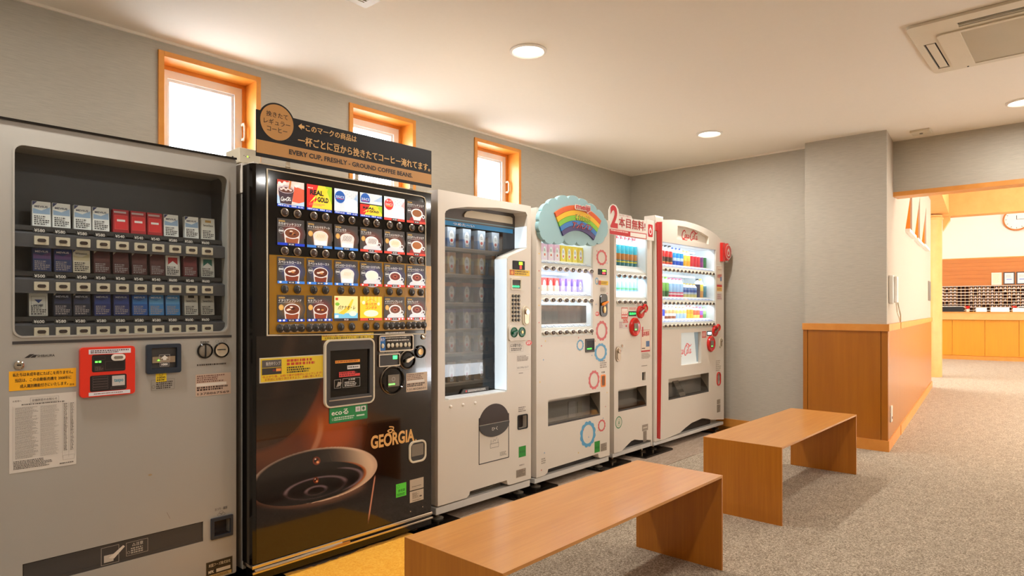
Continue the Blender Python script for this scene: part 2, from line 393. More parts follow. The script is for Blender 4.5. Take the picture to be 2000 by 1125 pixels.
struct(MB().box(-3.2, -3.0, 0, 6.6, -2.8, CZ + .8).build('wall_right', 'wallpaper'))
for nm, a in (('left', (-3.0, WY - .014, CZ - .014, BX, WY, CZ)), ('back', (BX - .014, 1.9, CZ - .014, BX, WY, CZ))):
    struct(MB().box(*a).build('trim_1' if nm == 'left' else 'trim_2', 'ceiling_paint'))
struct(MB().box(BX - .012, 1.93, 0, BX, WY, .09).build('baseboard_back', 'trim_wood'))
struct(MB().box(-3, WY - .012, 0, BX, WY, .09).build('baseboard_left', 'trim_wood'))
# pillar block with wooden wainscot
PX0, PY0, PY1 = 5.985, 1.262, 1.902
pil = struct(MB().plate([(PX0, PY0), (6.7, PY0 + .1), (6.7, PY1), (PX0, PY1)], [], .9, CZ, 'z').build('wall_pillar', 'wallpaper'))
wp = struct(MB().plate([(5.983, 1.26), (6.7, PY0 + .07), (6.7, 1.904), (5.983, 1.904)], [], 0, .98, 'z').build('wall_wainscot', 'panel_wood'))
MB().box(5.974, 1.304, .09, 5.985, 1.872, .985).build('panel', 'panel_wood', wp)
for a, b in ((1.25, 1.298), (1.878, 1.914)): MB().box(5.973, a, .09, 5.99, b, .985).build('corner_strip', 'panel_wood', wp)
MB().plate([(5.963, 1.24), (6.9, 1.337), (6.9, 1.36), (6.0, 1.30), (6.0, 1.918), (5.963, 1.918)], [], .985, 1.042, 'z').build('cap_rail', 'trim_wood', wp)
MB().plate([(5.963, 1.24), (6.9, 1.337), (6.9, 1.36), (6.0, 1.30), (6.0, 1.912), (5.963, 1.912)], [], 0, .09, 'z').build('skirting', 'trim_wood', wp)
# header over the opening
struct(MB().box(6.46, -2.8, 2.19, 6.6, 1.33, CZ + .8).build('wall_header', 'wallpaper'))
struct(MB().box(6.445, -2.8, 2.152, 6.62, 1.31, 2.19).build('trim_3', 'trim_wood'))
# ---- windows
for i, (a, b) in enumerate(WIN):
    c = MB(); t = .03
    for q in ((a, WZ0, a + t, WZ1), (b - t, WZ0, b, WZ1), (a + t, WZ1 - t, b - t, WZ1), (a + t, WZ0, b - t, WZ0 + t)): c.box(q[0], WY - .012, q[1], q[2], WY + .13, q[3])
    wn = struct(c.build('window_%d' % (i + 1), 'frame_wood', bevel=.002))
    s = MB().plate(rect(a + t, WZ0 + t, b - t, WZ1 - t), [rect(a + t + .022, WZ0 + t + .022, b - t - .022, WZ1 - t - .022)], WY + .125, WY + .15)
    s.build('wooden_stop', 'trim_wood', wn)
    q = .052
    s = MB().plate(rect(a + q, WZ0 + q, b - q, WZ1 - q), [rect(a + q + .045, WZ0 + q + .045, b - q - .045, WZ1 - q - .045)], WY + .13, WY + .18)
    s.plate(rect(a + q + .045, WZ0 + q + .045, b - q - .045, WZ1 - q - .045), [rect(a + q + .06, WZ0 + q + .06, b - q - .06, WZ1 - q - .06)], WY + .145, WY + .18)
    fr = s.build('window_sash', 'white_interior', wn)
    MB().box(a + q + .06, WY + .16, WZ0 + q + .06, b - q - .06, WY + .164, WZ1 - q - .06).build('pane', 'window_glass', wn)
    h = MB().box(b - .062, WY + .1, 2.20, b - .048, WY + .128, 2.215).box(b - .062, WY + .1, 2.29, b - .048, WY + .128, 2.305)
    h.tube([(b - .055, WY + .1, 2.2), (b - .055, WY + .088, 2.22), (b - .055, WY + .088, 2.285), (b - .055, WY + .1, 2.305)], .006)
    h.build('handle', 'cream_plastic', wn, smooth=True)
# ---- downlights
for i, (x, y) in enumerate(LAMPS):
    lab = {0: 'round recessed downlight in the ceiling above the long bench', 1: 'round recessed downlight in the ceiling near the far corner', 4: 'round recessed downlight in the ceiling before the opening to reception'}.get(i, 'unseen round recessed downlight added to fill the room with light')
    t = thing('ceiling_light', lab, 'light', (x, y, CZ), 'recessed downlights')
    MB().lathe([(.105, 0), (.105, -.006), (.092, -.012), (.086, -.006), (.086, 0)], (x, y, CZ), 32).build('trim_ring', 'white_plastic', t, smooth=True)
    MB().lathe([(.084, -.001), (.084, -.004), (.02, -.006)], (x, y, CZ), 28).build('lamp_lens', 'lamp_face', t)
    area('downlight', (x, y, CZ - .03), .12, LAMP_W * (1.3 if y > 2 else .72))
# ---- ceiling cassette
ax0, ax1, ay0, ay1 = 3.868, 4.722, -.125, .733
ac = thing('ceiling_air_conditioner', 'white four-way ceiling air conditioner cassette, upper right corner of the room', 'air conditioner', (4.295, .304, CZ))
zc = CZ - .016
slots = [rect(3.955, .09, 4.015, .518), rect(4.575 + .01, .09, 4.645, .518), rect(4.16, .64, 4.43 + .0, .70), rect(4.16, -.092, 4.43, -.032)]
slots[2] = rect(4.165, .642, 4.635, .70); slots[3] = rect(4.165, -.092, 4.635, -.034); slots[1] = rect(4.672, .09, 4.70, .518)
MB().plate(rrect(ax0, ay0, ax1, ay1, .03), slots[:1] + slots[2:], zc, CZ - .001, 'z').build('panel', 'cream_plastic', ac, bevel=.006)
for s_ in slots[:1] + slots[2:]:
    (x0, y0), (x1, y1) = s_[0], s_[2]
    MB().box(x0, y0, CZ - .006, x1, y1, CZ - .002).build('air_slot', 'black_plastic', ac)  # black sheet puts the shade of a deep slot into its colour
MB().box(3.985, .095, zc - .002, 3.99, .515, zc + .01).build('louvre', 'cream_plastic', ac)
MB().box(4.18, .65, zc + .001, 4.62, .69, zc + .006).build('louvre', 'cream_plastic', ac, bevel=.002)
MB().box(4.18, -.085, zc + .001, 4.62, -.045, zc + .006).build('louvre', 'cream_plastic', ac, bevel=.002)
MB().plate(rrect(4.05, -.02, 4.668, .625, .03), [rrect(4.075, .08, 4.645, .52, .008)], zc - .008, zc + .001, 'z').build('grille_frame', 'cream_plastic', ac, bevel=.003)
g = MB()
for k in range(88): g.box(4.078 + k * .00645, .08, zc - .004, 4.0815 + k * .00645, .52, zc + .002)
for k in range(8): g.box(4.075, .10 + k * .055, zc - .003, 4.645, .104 + k * .055, zc + .001)
o = g.build('grille_slat', 'cream_plastic', ac); o['kind'] = 'stuff'
MB().box(4.075, .08, zc + .004, 4.645, .52, zc + .006).build('filter', 'tan_grey', ac)
MB().cyl((4.698, .56, zc - .003), .005, .004).build('indicator', 'vent_dark', ac)
# ---- small ceiling fittings
gx1, gy1 = G(715, 11.5, CZ)
t = thing('ceiling_vent', 'square slatted ceiling vent cut off by the top edge of the photo', 'vent', (gx1 - .15, gy1 - .15, CZ))
MB().plate(rrect(gx1 - .3, gy1 - .3, gx1, gy1, .01), [rect(gx1 - .26, gy1 - .26, gx1 - .04, gy1 - .04)], CZ - .012, CZ, 'z').build('frame', 'cream_plastic', t)
for k in range(11): MB().box(gx1 - .26, gy1 - .256 + k * .02, CZ - .012, gx1 - .04, gy1 - .248 + k * .02, CZ - .002).build('slat', 'cream_plastic', t)
MB().box(gx1 - .26, gy1 - .26, CZ - .003, gx1 - .04, gy1 - .04, CZ - .001).build('duct', 'vent_dark', t)
t = thing('ceiling_sensor', 'small beige rectangular sensor on the ceiling beside the header wall', 'sensor', (6.22, 1.06, CZ))
MB().box(6.15, .99, CZ - .018, 6.29, 1.13, CZ).build('cover', 'cream_plastic', t, bevel=.004)
MB().cyl((6.22, 1.06, CZ - .024), .012, .008).build('lens', 'tan_grey', t)
# ================================================================== WING WITH THE RECEPTION (turned 5.9 degrees)
niche = [[(1.584, 1.98), (2.355, 1.98), (2.355, 2.55)], [(2.622, 1.98), (3.448, 1.98), (3.448, 2.57)], [(3.70, 2.0), (4.538, 2.0), (4.538, 2.58)]]
ww = struct(MB().plate(rect(.06, .9, 5.47, 2.8), niche, .012, .03).build('wall_side', 'wallpaper_side', wing=True))
MB().plate(rect(.06, .9, 5.46, 2.8), niche, .03, .20).build('niche_lining', 'frame_wood', ww)
struct(MB().box(.6, .20, .5, 5.47, .24, 2.8).build('wall_side_back', 'frame_wood', wing=True))
for n_ in niche:
    MB().box(n_[0][0] - .02, -.03, n_[0][1] - .03, n_[1][0] + .02, .06, n_[0][1]).build('niche_sill', 'white_plastic', ww)
wl = struct(MB().box(.05, .02, 0, 5.47, .2, .985).build('wall_side_wainscot', 'panel_wood', wing=True))
pm = None
for k in range(55):
    if pm is None: pm = MB().box(.03, -.0005, .09, .1265, .02, .985, None).build('plank', 'panel_wood', wl, bevel=.0015)
    else:
        d = pm.copy(); COL.objects.link(d); d.parent = wl; d.location = (k * .0975, 0, 0)
MB().box(.9, -.012, .985, 5.48, .03, 1.042).build('cap_rail', 'trim_wood', wl)
MB().box(.9, -.012, 0, 5.48, .02, .09).build('skirting', 'trim_wood', wl)
struct(MB().box(.5, -.15, 2.8, 7.6, .3, 3.5).build('ceiling_soffit', 'pale_wood', wing=True))
struct(MB().box(7.3, -6.2, 2.765, 7.6, .3, 4.4).build('wall_beam', 'pale_wood', wing=True))
struct(MB().box(.5, -6.2, 3.4, 7.4, .3, 3.5).build('ceiling_corridor', 'ceiling_paint', wing=True))
struct(MB().box(7.4, -6.2, 4.3, 13.8, 3.3, 4.4).build('ceiling_reception', 'ceiling_paint', wing=True))
struct(MB().plate([(-.165, 2.785), (-.165, 2.7), (-.06, 2.52), (-.06, 2.785)], [], 7.32, 7.5, 'x').build('trim_4', 'pale_wood', wing=True))
struct(MB().lathe([(.18, 0), (.18, 2.70), (.2, 2.72), (.2, 2.74), (.18, 2.76), (.18, 2.785)], (7.3, .125, 0), 40).build('wall_column', 'pale_wood', wing=True, smooth=True))
struct(MB().box(13.6, -6.2, 0, 13.8, 3.3, 4.4).build('wall_reception', 'wallpaper_cream', wing=True))
struct(MB().box(5.4, 3.1, 0, 13.8, 3.3, 4.4).build('wall_reception_left', 'wallpaper_cream', wing=True))
struct(MB().box(5.3, .2, 0, 5.47, 3.3, 4.4).build('wall_reception_near', 'wallpaper_cream', wing=True))
struct(MB().box(.3, -6.4, 0, 13.8, -6.2, 4.4).build('wall_reception_right', 'wallpaper_cream', wing=True))
wv = struct(MB().box(13.58, -6.2, 1.735, 13.6, 3.1, 2.41).build('wall_wood_band', 'reception_wood', wing=True))
MB().box(13.565, -6.2, 2.41, 13.6, 3.1, 2.435).build('rail', 'trim_wood', wv)
for k in range(7): MB().box(13.574, -6.2, 1.737 + k * .0965, 13.582, 3.1, 1.829 + k * .0965).build('board', 'reception_wood', wv, bevel=.001)
for (x, y, wt) in ((1.1, -2.5, 125), (1.1, -4.2, 80), (3.6, -2.9, 60), (5.9, -2.9, 60)):
    p = W(x, y, 3.38); area('corridor_unseen_lamp', p, .3, wt * .27, (1, .95, .88))  # unseen; near pair set by the light edge on the floor, rest added fill
for (x, y, wt) in ((9, -1.2, 210), (9, -4, 160), (11.6, -1.2, 240), (11.6, 1.4, 160), (11.6, -3.8, 160), (9.2, 1.4, 140)):
    p = W(x, y, 4.25); area('reception_fill', p, .4, wt * .12, (1, .95, .93))  # unseen lamps without fixtures, added to make the reception bright
# counter
ct = thing('reception_counter', 'long yellow-brown wooden reception counter at the end of the corridor', 'counter', (12.5, -1.2, 0), wing=True)
MB().box(12.24, -5.0, .09, 12.7, 1.6, .925).build('body', 'counter_wood', ct)
MB().box(12.2, -5.0, 0, 12.72, 1.6, .088).build('plinth', 'trim_wood', ct)
MB().box(12.16, -5.0, .925, 12.74, 1.6, 1.085).build('upper_ledge', 'pale_wood', ct)
MB().box(12.14, -5.0, 1.085, 12.76, 1.6, 1.105).build('worktop', 'trim_wood', ct, bevel=.003)
for k in range(10):
    y0 = 1.6 - .41 - .616 * k
    MB().box(12.225, y0 - .606, .092, 12.245, y0, .922).build('front_panel', 'counter_wood', ct, bevel=.002)
# key rack
kr = thing('key_rack', 'large wooden grid of room-key pigeonholes behind the reception counter', 'shelf', (13.5, -1.2, 1.0), wing=True)
NY, PYR, NZ, PZR = 30, .083, 10, .0745
yL = .32; zT = 1.733
MB().box(13.56, yL - NY * PYR, zT - NZ * PZR, 13.58, yL, zT).build('back', 'rack_back', kr)
for k in range(NY + 1): MB().box(13.42, yL - k * PYR - .004, zT - NZ * PZR, 13.56, yL - k * PYR + .004, zT).build('divider', 'pale_wood', kr)
for k in range(NZ + 1): MB().box(13.418, yL - NY * PYR - .004, zT - k * PZR - .006, 13.56, yL + .004, zT - k * PZR + .006).build('shelf', 'wallpaper_cream', kr)
key0 = None; rk = random.Random(3)
for i in range(26):
    for j in range(NZ):
        if rk.random() < .3 or 5 <= i <= 7: continue
        y = yL - (i + .5) * PYR; z = zT - (j + 1) * PZR + .008
        if key0 is None:
            key0 = MB().box(-.03, -.024, 0, .04, .024, .02, (176, 140, 120)).box(-.036, -.014, .002, -.03, .012, .036, (206, 184, 170)).build('room_key', 'print')
            key0.location = W(13.46, y, z); key0.rotation_euler = (0, 0, WA)
            tag(key0, 'pale tagged room key lying in a pigeonhole of the key rack', 'key', 'room keys in the pigeonholes')
        else: dup(key0, W(13.46, y, z))
# clock, frames, notices on the reception wall
ck = thing('wall_clock', 'round white wall clock with an orange-brown rim', 'clock', (13.6, -1.27, 3.32), wing=True)
MB().lathe([(.27, 0), (.27, -.05), (.245, -.06), (.235, -.045), (.235, 0)], (13.6, -1.27, 3.32), 40, 'x').build('rim', 'reception_wood', ck, smooth=True)
MB().cyl((13.568, -1.27, 3.32), .236, .01, 'x', 40).build('face', 'white_plastic', ck)
def wing_print(x): return Print(x, 'x')
p = wing_print(13.565)
for k in range(12):
    a = 2 * PI * k / 12; p.line([(1.27 + .19 * math.sin(a), 3.32 + .19 * math.cos(a)), (1.27 + .215 * math.sin(a), 3.32 + .215 * math.cos(a))], .012, (90, 80, 75))
p.up().line([(1.27, 3.32), (1.27, 3.41)], .014, (40, 36, 36)).line([(1.27, 3.32), (1.43, 3.325)], .01, (40, 36, 36)); p.build('hands', parent=ck)
for k, (y0, y1, z0, z1, fr_) in enumerate(((-.985, -.785, 1.755, 2.055, 0), (-1.235, -1.02, 1.765, 2.06, 1), (-1.49, -1.265, 1.765, 2.06, 1), (-1.76, -1.53, 1.765, 2.06, 1))):
    nm = ('notice_sheet', 'plain cream notice sheet beside the dark certificate frames') if not fr_ else ('certificate_frame', ('dark-framed certificate next to the cream notice sheet', 'dark-framed certificate under the wall clock, cut by the picture edge', 'dark-framed certificate farthest right on the wood band, outside the photo')[k - 1])
    t = thing(nm[0], nm[1], 'notice' if not fr_ else 'picture', (13.57, (y0 + y1) / 2, z0), wing=True)
    MB().box(13.555, y0, z0, 13.572, y1, z1).build('frame' if fr_ else 'board', 'charcoal' if fr_ else 'wallpaper_cream', t)
    p = wing_print(13.554); b_ = .022 if fr_ else .004
    p.rect(-y1 + b_, z0 + b_, -y0 - b_, z1 - b_, (226, 218, 214) if fr_ else (240, 222, 190)).up()
    if fr_: p.rect(-y1 + .055, z0 + .11, -y0 - .055, z0 + .13, (90, 120, 190)); p.tiny(-y1 + .05, z0 + .16, -y0 - .04, z1 - .06, 6, (170, 160, 160), k)
    else: p.tiny(-y1 + .03, z0 + .04, -y0 - .03, z1 - .04, 8, (214, 192, 160), k)
    p.build('sheet', parent=t)
def desk_item(nm, lab, cat, y, wd, h, m, x=12.45, group=None):
    t = thing(nm, lab, cat, (x, y, 1.105), group, wing=True); return t
t = desk_item('cash_register', 'black terminal with a pale top at the left end of the reception counter', 'machine', -.05, 0, 0, 0)
MB().plate([(12.36, 1.105), (12.62, 1.105), (12.62, 1.235), (12.42, 1.215)], [], -.25, .28).build('housing', 'black_plastic', t)
MB().box(12.42, -.27, 1.225, 12.64, .30, 1.24).build('lid', 'cool_metal', t)
t = desk_item('printer', 'black terminal with a pale top at the right edge of the picture on the counter', 'machine', -1.5, 0, 0, 0)
MB().plate([(12.36, 1.105), (12.62, 1.105), (12.62, 1.225), (12.42, 1.205)], [], -2.0, -1.28).build('housing', 'black_plastic', t)
MB().box(12.42, -2.02, 1.215, 12.64, -1.26, 1.235).build('lid', 'cool_metal', t)
for k, (y0, y1, h, lab) in enumerate(((-.69, -.49, .095, 'small white desk sign standing left on the counter'), (-1.10, -.76, .105, 'wide white desk sign in the middle of the counter'), (-1.36, -1.16, .09, 'small white desk sign beside the right-hand black terminal'))):
    t = tag(MB().plate([(12.26, 1.105), (12.33, 1.105), (12.30, 1.105 + h)], [], y0, y1).build('desk_sign', 'white_plastic', base=(12.3, (y0 + y1) / 2, 1.105), wing=True), lab, 'sign', 'white signs on the counter')
for y, lab in ((-.33, 'red flower in a pale pot beside the left terminal'), (-1.19, 'red flower in a pale pot beside the right terminal')):
    t = thing('potted_flower', lab, 'flower', (12.4, y, 1.105), wing=True)
    MB().lathe([(.03, 0), (.042, .06), (.042, .065)], (12.4, y, 1.105), 12).build('pot', 'white_plastic', t, smooth=True)
    b = MB()
    for k in range(12):
        a = k * 2.4; b.lathe([(.002, -.02), (.022, 0), (.002, .02)], (12.4 + .035 * math.cos(a) * (k % 3) / 2, y + .035 * math.sin(a) * (k % 3) / 2, 1.19 + .012 * (k % 4)), 6)
    b.build('blossom', 'red_plastic', t)
# side wall fittings
t = thing('wall_handset', 'cream wall telephone handset with a hanging cord on the side wall', 'telephone', (.2, -.0, 1.2), wing=True)
MB().box(.13, -.025, 1.21, .23, .012, 1.45).build('cradle', 'white_plastic', t, bevel=.01)
MB().plate([(.15, 1.22), (.25, 1.22), (.235, 1.28), (.235, 1.38), (.25, 1.44), (.15, 1.44), (.165, 1.38), (.165, 1.28)], [], -.05, -.025).build('receiver', 'white_plastic', t, bevel=.008)
MB().tube([(.2, -.05, 1.22), (.21, -.07, 1.12), (.3, -.06, 1.06), (.38, -.03, 1.14), (.36, -.01, 1.36)], .006).build('cord', 'cream_plastic', t, smooth=True)
t = thing('power_outlet', 'white wall outlet low on the wooden wainscot of the side wall', 'outlet', (.16, 0, .29), wing=True)
MB().box(.12, -.012, .225, .2, .0, .36).build('cover', 'white_plastic', t, bevel=.002)
MB().box(.15, -.014, .25, .156, -.011, .27).box(.165, -.014, .25, .171, -.011, .27).build('socket', 'charcoal', t)
t = thing('narrow_sign', 'narrow dark vertical sign near the end of the side wall', 'sign', (5.1, 0, 1.3), wing=True)
MB().box(4.9, .0, 1.29, 5.3, .012, 1.57).build('plate', 'tan_grey', t)
p = Print(-.001); [p.tiny(5.0, 1.30 + .053 * (4 - k), 5.2, 1.345 + .053 * (4 - k), 2, (40, 30, 34), k) for k in range(5)]
p.build('lettering', parent=t)
# ================================================================== BENCHES AND MAT
def bench(x0, x1, y0, y1, lab):
    t = thing('bench', lab, 'bench', ((x0 + x1) / 2, (y0 + y1) / 2, 0), 'wooden waiting benches')
    h, k = .423, .011
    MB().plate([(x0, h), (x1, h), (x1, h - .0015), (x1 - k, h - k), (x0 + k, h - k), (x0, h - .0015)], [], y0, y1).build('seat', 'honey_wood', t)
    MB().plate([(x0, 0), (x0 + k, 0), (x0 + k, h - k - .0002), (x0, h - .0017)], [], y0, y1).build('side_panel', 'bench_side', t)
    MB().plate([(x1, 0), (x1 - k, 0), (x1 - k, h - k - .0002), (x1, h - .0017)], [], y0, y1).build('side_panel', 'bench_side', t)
bench(1.33, 2.776, 1.233, 1.670, 'plain wooden bench in the foreground, nearest the black coffee machine')
bench(3.545, 5.012, 1.245, 1.692, 'plain wooden bench farther back, in front of the pillar with wooden panelling')
pts = [(560, 1124.5), (604, 1114), (626, 1108), (683, 1087), (723, 1070), (767, 1057), (782, 1048), (805, 1043)]
edge = [G(*p_) for p_ in pts]; edge = [(edge[0][0] - .5, edge[0][1] + .02)] + edge
rim = []
for i in range(len(edge) - 1):
    for k in range(6):
        t = k / 6; rim.append((edge[i][0] * (1 - t) + edge[i + 1][0] * t, edge[i][1] * (1 - t) + edge[i + 1][1] * t + random.uniform(-.006, .006)))
rim += [edge[-1], (2.17, 2.2), (2.12, 1.95), (.9, 1.95)]
tag(MB().plate(rim, [], .003, .014, 'z').build('floor_mat', 'yellow_pile', base=(1.5, 2.2, .003)), 'fluffy yellow floor mat in front of the black coffee machine', 'mat')
for (x0, x1, y0, y1, lab) in ((4.42, 4.87, 2.585, 2.78, 'under the feet between the two red-trimmed machines'), (3.85, 4.25, 2.60, 2.8, 'under the feet right of the machine with the cloud sign'), (2.92, 3.35, 2.60, 2.8, 'under the feet left of the machine with the cloud sign'), (2.12, 2.45, 2.56, 2.8, 'under the feet right of the black coffee machine'), (5.75, 6.12, 2.58, 2.8, 'under the far end of the last machine'), (.98, 1.42, 2.58, 2.85, 'under the feet between the cigarette and coffee machines')):
    o = MB().plate(rrect(x0, y0, x1, y1, .02), [], .003, .016, 'z').build('rubber_pad', 'black_gloss', base=((x0 + x1) / 2, (y0 + y1) / 2, .003), bevel=.002)
    tag(o, 'black rubber floor pad ' + lab, 'pad')
# ================================================================== VENDING MACHINE HELPERS
def feet(t, x0, x1, y0, y1, h, m='dull_chrome'):
    for x in (x0, x1):
        for y in (y0, y1):
            z_ = .0165 if y == y0 and x > .6 else .0032
            MB().lathe([(.034, z_), (.036, z_ + .006), (.02, z_ + .010), (.011, z_ + .014), (.011, h)], (x, y, 0), 14).build('levelling_foot', m, t, smooth=True)
def buttons(t, pts, Y, rx, rz, m='button_brown', ring=None, depth=.008, name='button'):
    """one oval push button per point, a child each; shared mesh"""
    b0 = None
    for (x, z) in pts:
        if b0 is None:
            q = MB(); q.lathe([(1, 0), (1, -depth * .7), (.82, -depth), (.3, -depth * 1.15)], (0, 0, 0), 16, 'y', rx, rz)
            b0 = q.build(name, m, None, smooth=True, base=(0, 0, 0)); b0.parent = t
            r0 = None
            if ring:
                q = MB().lathe([(1.28, 0), (1.28, -depth * .5), (1.02, -depth * .8), (1.02, 0)], (0, 0, 0), 16, 'y', rx, rz)
                r0 = q.build('button_ring', ring, None, smooth=True, base=(0, 0, 0)); r0.parent = b0
            b = b0
        else:
            b = b0.copy(); COL.objects.link(b); b.parent = t
            if r0: r = r0.copy(); COL.objects.link(r); r.parent = b
        o = BASE[t.name]; b.location = (x - o[0], Y - o[1], z - o[2])
    return b0
def sticker(t, name, x0, z0, x1, z1, Y, c, fn=None, m='print'):
    p = Print(Y - .0006); p.rect(x0, z0, x1, z1, c).up()
    if fn: fn(p)
    return p.build(name, parent=t)
def lock(t, x, z, Y, r=.016):
    MB().lathe([(r, 0), (r, -.006), (r * .75, -.009), (r * .7, -.004)], (x, Y, z), 18, 'y').build('lock', 'chrome', t, smooth=True)
    MB().box(x - r * .4, Y - .0055, z - .002, x + r * .4, Y - .0045, z + .002).build('keyhole', 'black_plastic', t)
def long_lock(t, x0, z0, x1, z1, Y, m='cream_plastic'):
    o = MB().plate(rrect(x0, z0, x1, z1, .03), [], Y - .01, Y).build('lock_escutcheon', m, t, bevel=.003)
    cx = (x0 + x1) / 2; w_ = (x1 - x0) * .32
    MB().plate(rrect(cx - w_, z0 + .012, cx + w_, z1 - .012, w_), [], Y - .014, Y - .01).build('lock_handle', 'dull_chrome', o, bevel=.002)
    MB().cyl((cx, Y - .022, z1 - (z1 - z0) * .3), w_ * .8, .009, 'y', 14).build('lock_cylinder', 'chrome', o)
def coin_round(t, x, z, Y, r, body='black_gloss', lever='chrome'):
    o = MB().lathe([(r, 0), (r, -.012), (r * .86, -.016), (r * .8, -.008), (.001, -.008)], (x, Y, z), 28, 'y').build('coin_return_dial', body, t, smooth=True)
    MB().plate([(x - r * .62, z - r * .25), (x - r * .3, z - r * .3), (x + r * .6, z + r * .25), (x + r * .5, z + r * .42), (x - r * .5, z + r * .1)], [], Y - .03, Y - .012).build('lever', lever, o, bevel=.003)
def flap_slot(t, x0, z0, x1, z1, Y, depth=.16, glass='smoked_glass'):
    """recessed delivery opening with a tinted slanting flap"""
    o = MB().box(x0, Y + depth, z0, x1, Y + depth + .005, z1).box(x0, Y + .002, z0 - .004, x1, Y + depth, z0 + .001).box(x0, Y + .002, z1 - .001, x1, Y + depth, z1 + .004).box(x0 - .004, Y + .002, z0 + .001, x0 + .001, Y + depth, z1 - .001).box(x1 - .001, Y + .002, z0 + .001, x1 + .004, Y + depth, z1 - .001)
    o = o.build('delivery_recess', 'tan_grey', t)
    zz = z0 + (z1 - z0) * .3
    MB().plate([(Y + .11, z1 - .004), (Y + .016, z0 + .045), (Y + .004, z0 + .01), (Y + .009, z0 + .008), (Y + .022, z0 + .045), (Y + .114, z1 - .004)], [], x0 + .004, x1 - .004, 'x').build('delivery_flap', glass, t)
    MB().box(x0, Y + .002, z0, x1, Y + .006, z0 + .012).build('flap_lip', 'charcoal', t)
    return o
def label_lines(c=(70, 62, 58)):
    return lambda p: None
# ---- a drink as one turned mesh: profile built from coloured bands, origin at its base
def bottle_mesh(h, r, bands, cap, clear=(235, 242, 246)):
    """bands: list of (fraction, colour) from the base to the shoulder"""
    b = MB(); pr = []; z = 0; sh = h * .70
    for fr_, c in bands: pr.append((r, z, c)); z += sh * fr_; pr.append((r, z - .0005, c))
    last = bands[-1][1]
    pr += [(r, sh, clear), (r * .75, sh + h * .10, clear), (r * .42, sh + h * .20, clear), (r * .42, h * .92, cap), (r * .46, h * .921, cap), (r * .46, h, cap)]
    pr[0] = (r * .93, 0, bands[0][1])
    return b.lathe(pr, n=14)
def can_mesh(h, r, bands):
    pr = [(r * .86, 0, (200, 200, 200)), (r, h * .04, bands[0][1])]; z = h * .04
    for fr_, c in bands:
        pr.append((r, z + .0002, c)); z += h * .9 * fr_; pr.append((r, z, c))
    pr += [(r, h * .94, (205, 205, 208)), (r * .84, h, (205, 205, 208))]
    return MB().lathe(pr, n=14)
def carton_mesh(h, r, bands):
    b = MB(); z = 0
    for fr_, c in bands: b.box(-r, -r, z, r, r, z + h * fr_ * .999, c); z += h * fr_
    return b
def put_drinks(specs, Y, zf, label_where, owner):
    """specs: list of (x, kind, height, radius, bands, cap, description, group)"""
    done = {}
    for (x, kind, h, r, bands, cap, desc, grp) in specs:
        k = (kind, h, r, str(bands), str(cap), desc)
        z = zf(x) if callable(zf) else zf
        if k not in done:
            b = {'bottle': lambda: bottle_mesh(h, r, bands, cap), 'can': lambda: can_mesh(h, r, bands), 'carton': lambda: carton_mesh(h, r, bands)}[kind]()
            o = b.build('drink_' + kind, 'print_gloss' if kind != 'carton' else 'print', smooth=kind != 'carton'); o.location = (x, Y, z)
            if kind != 'carton' or True:
                p = Print(-r - .0004)
                lz = h * .42 if kind == 'bottle' else h * .5
                if kind == 'carton':
                    p.ell(0, lz, r * .62, h * .34, (252, 250, 240), 18).up().tiny(-r * .35, lz + h * .02, r * .35, lz + h * .2, 3, (120, 110, 100), 4).ell(0, lz - h * .16, r * .3, h * .08, cap or (220, 80, 70), 12)
                    q = p.build('front_print', parent=o, base=(0, 0, 0))
            tag(o, desc, kind, grp); done[k] = o
        else:
            c = done[k].copy(); COL.objects.link(c); c.location = (x, Y, z)
            for ch in done[k].children: d = ch.copy(); COL.objects.link(d); d.parent = c
def price_rail(t, x0, x1, z, Y, n, first, pitch, rail_h=.03, tag_c=(90, 120, 190), tag_z=.024, m='white_plastic', colored=None):
    """sloping ledge that carries the price cards and the selection buttons"""
    o = MB().plate([(Y + .07, z + rail_h), (Y + .012, z), (Y + .004, z - .028), (Y + .07, z - .028)], [], x0, x1, 'x').build('shelf_rail', m, t)
    p = Print(0); p.m = MB()
    for k in range(n):
        x = first + pitch * k; c = (colored or {}).get(k, tag_c)
        a, b_ = (Y + .0405, z + .0155), (Y + .017, z + .0035)
        h_ = pitch * .40
        for (u0, u1, v0, v1, cc, off) in ((-1, 1, 0, 1, c, .0008), (-.62, .62, .2, .8, (235, 240, 250), .0014)):
            y0, z0 = a[0] + (b_[0] - a[0]) * v0, a[1] + (b_[1] - a[1]) * v0; y1, z1 = a[0] + (b_[0] - a[0]) * v1, a[1] + (b_[1] - a[1]) * v1
            p.m.face([(x + h_ * u0, y0 - off, z0 + off), (x + h_ * u1, y0 - off, z0 + off), (x + h_ * u1, y1 - off, z1 + off), (x + h_ * u0, y1 - off, z1 + off)], cc)
    p.build('price_card', 'print', parent=t)['kind'] = 'stuff'
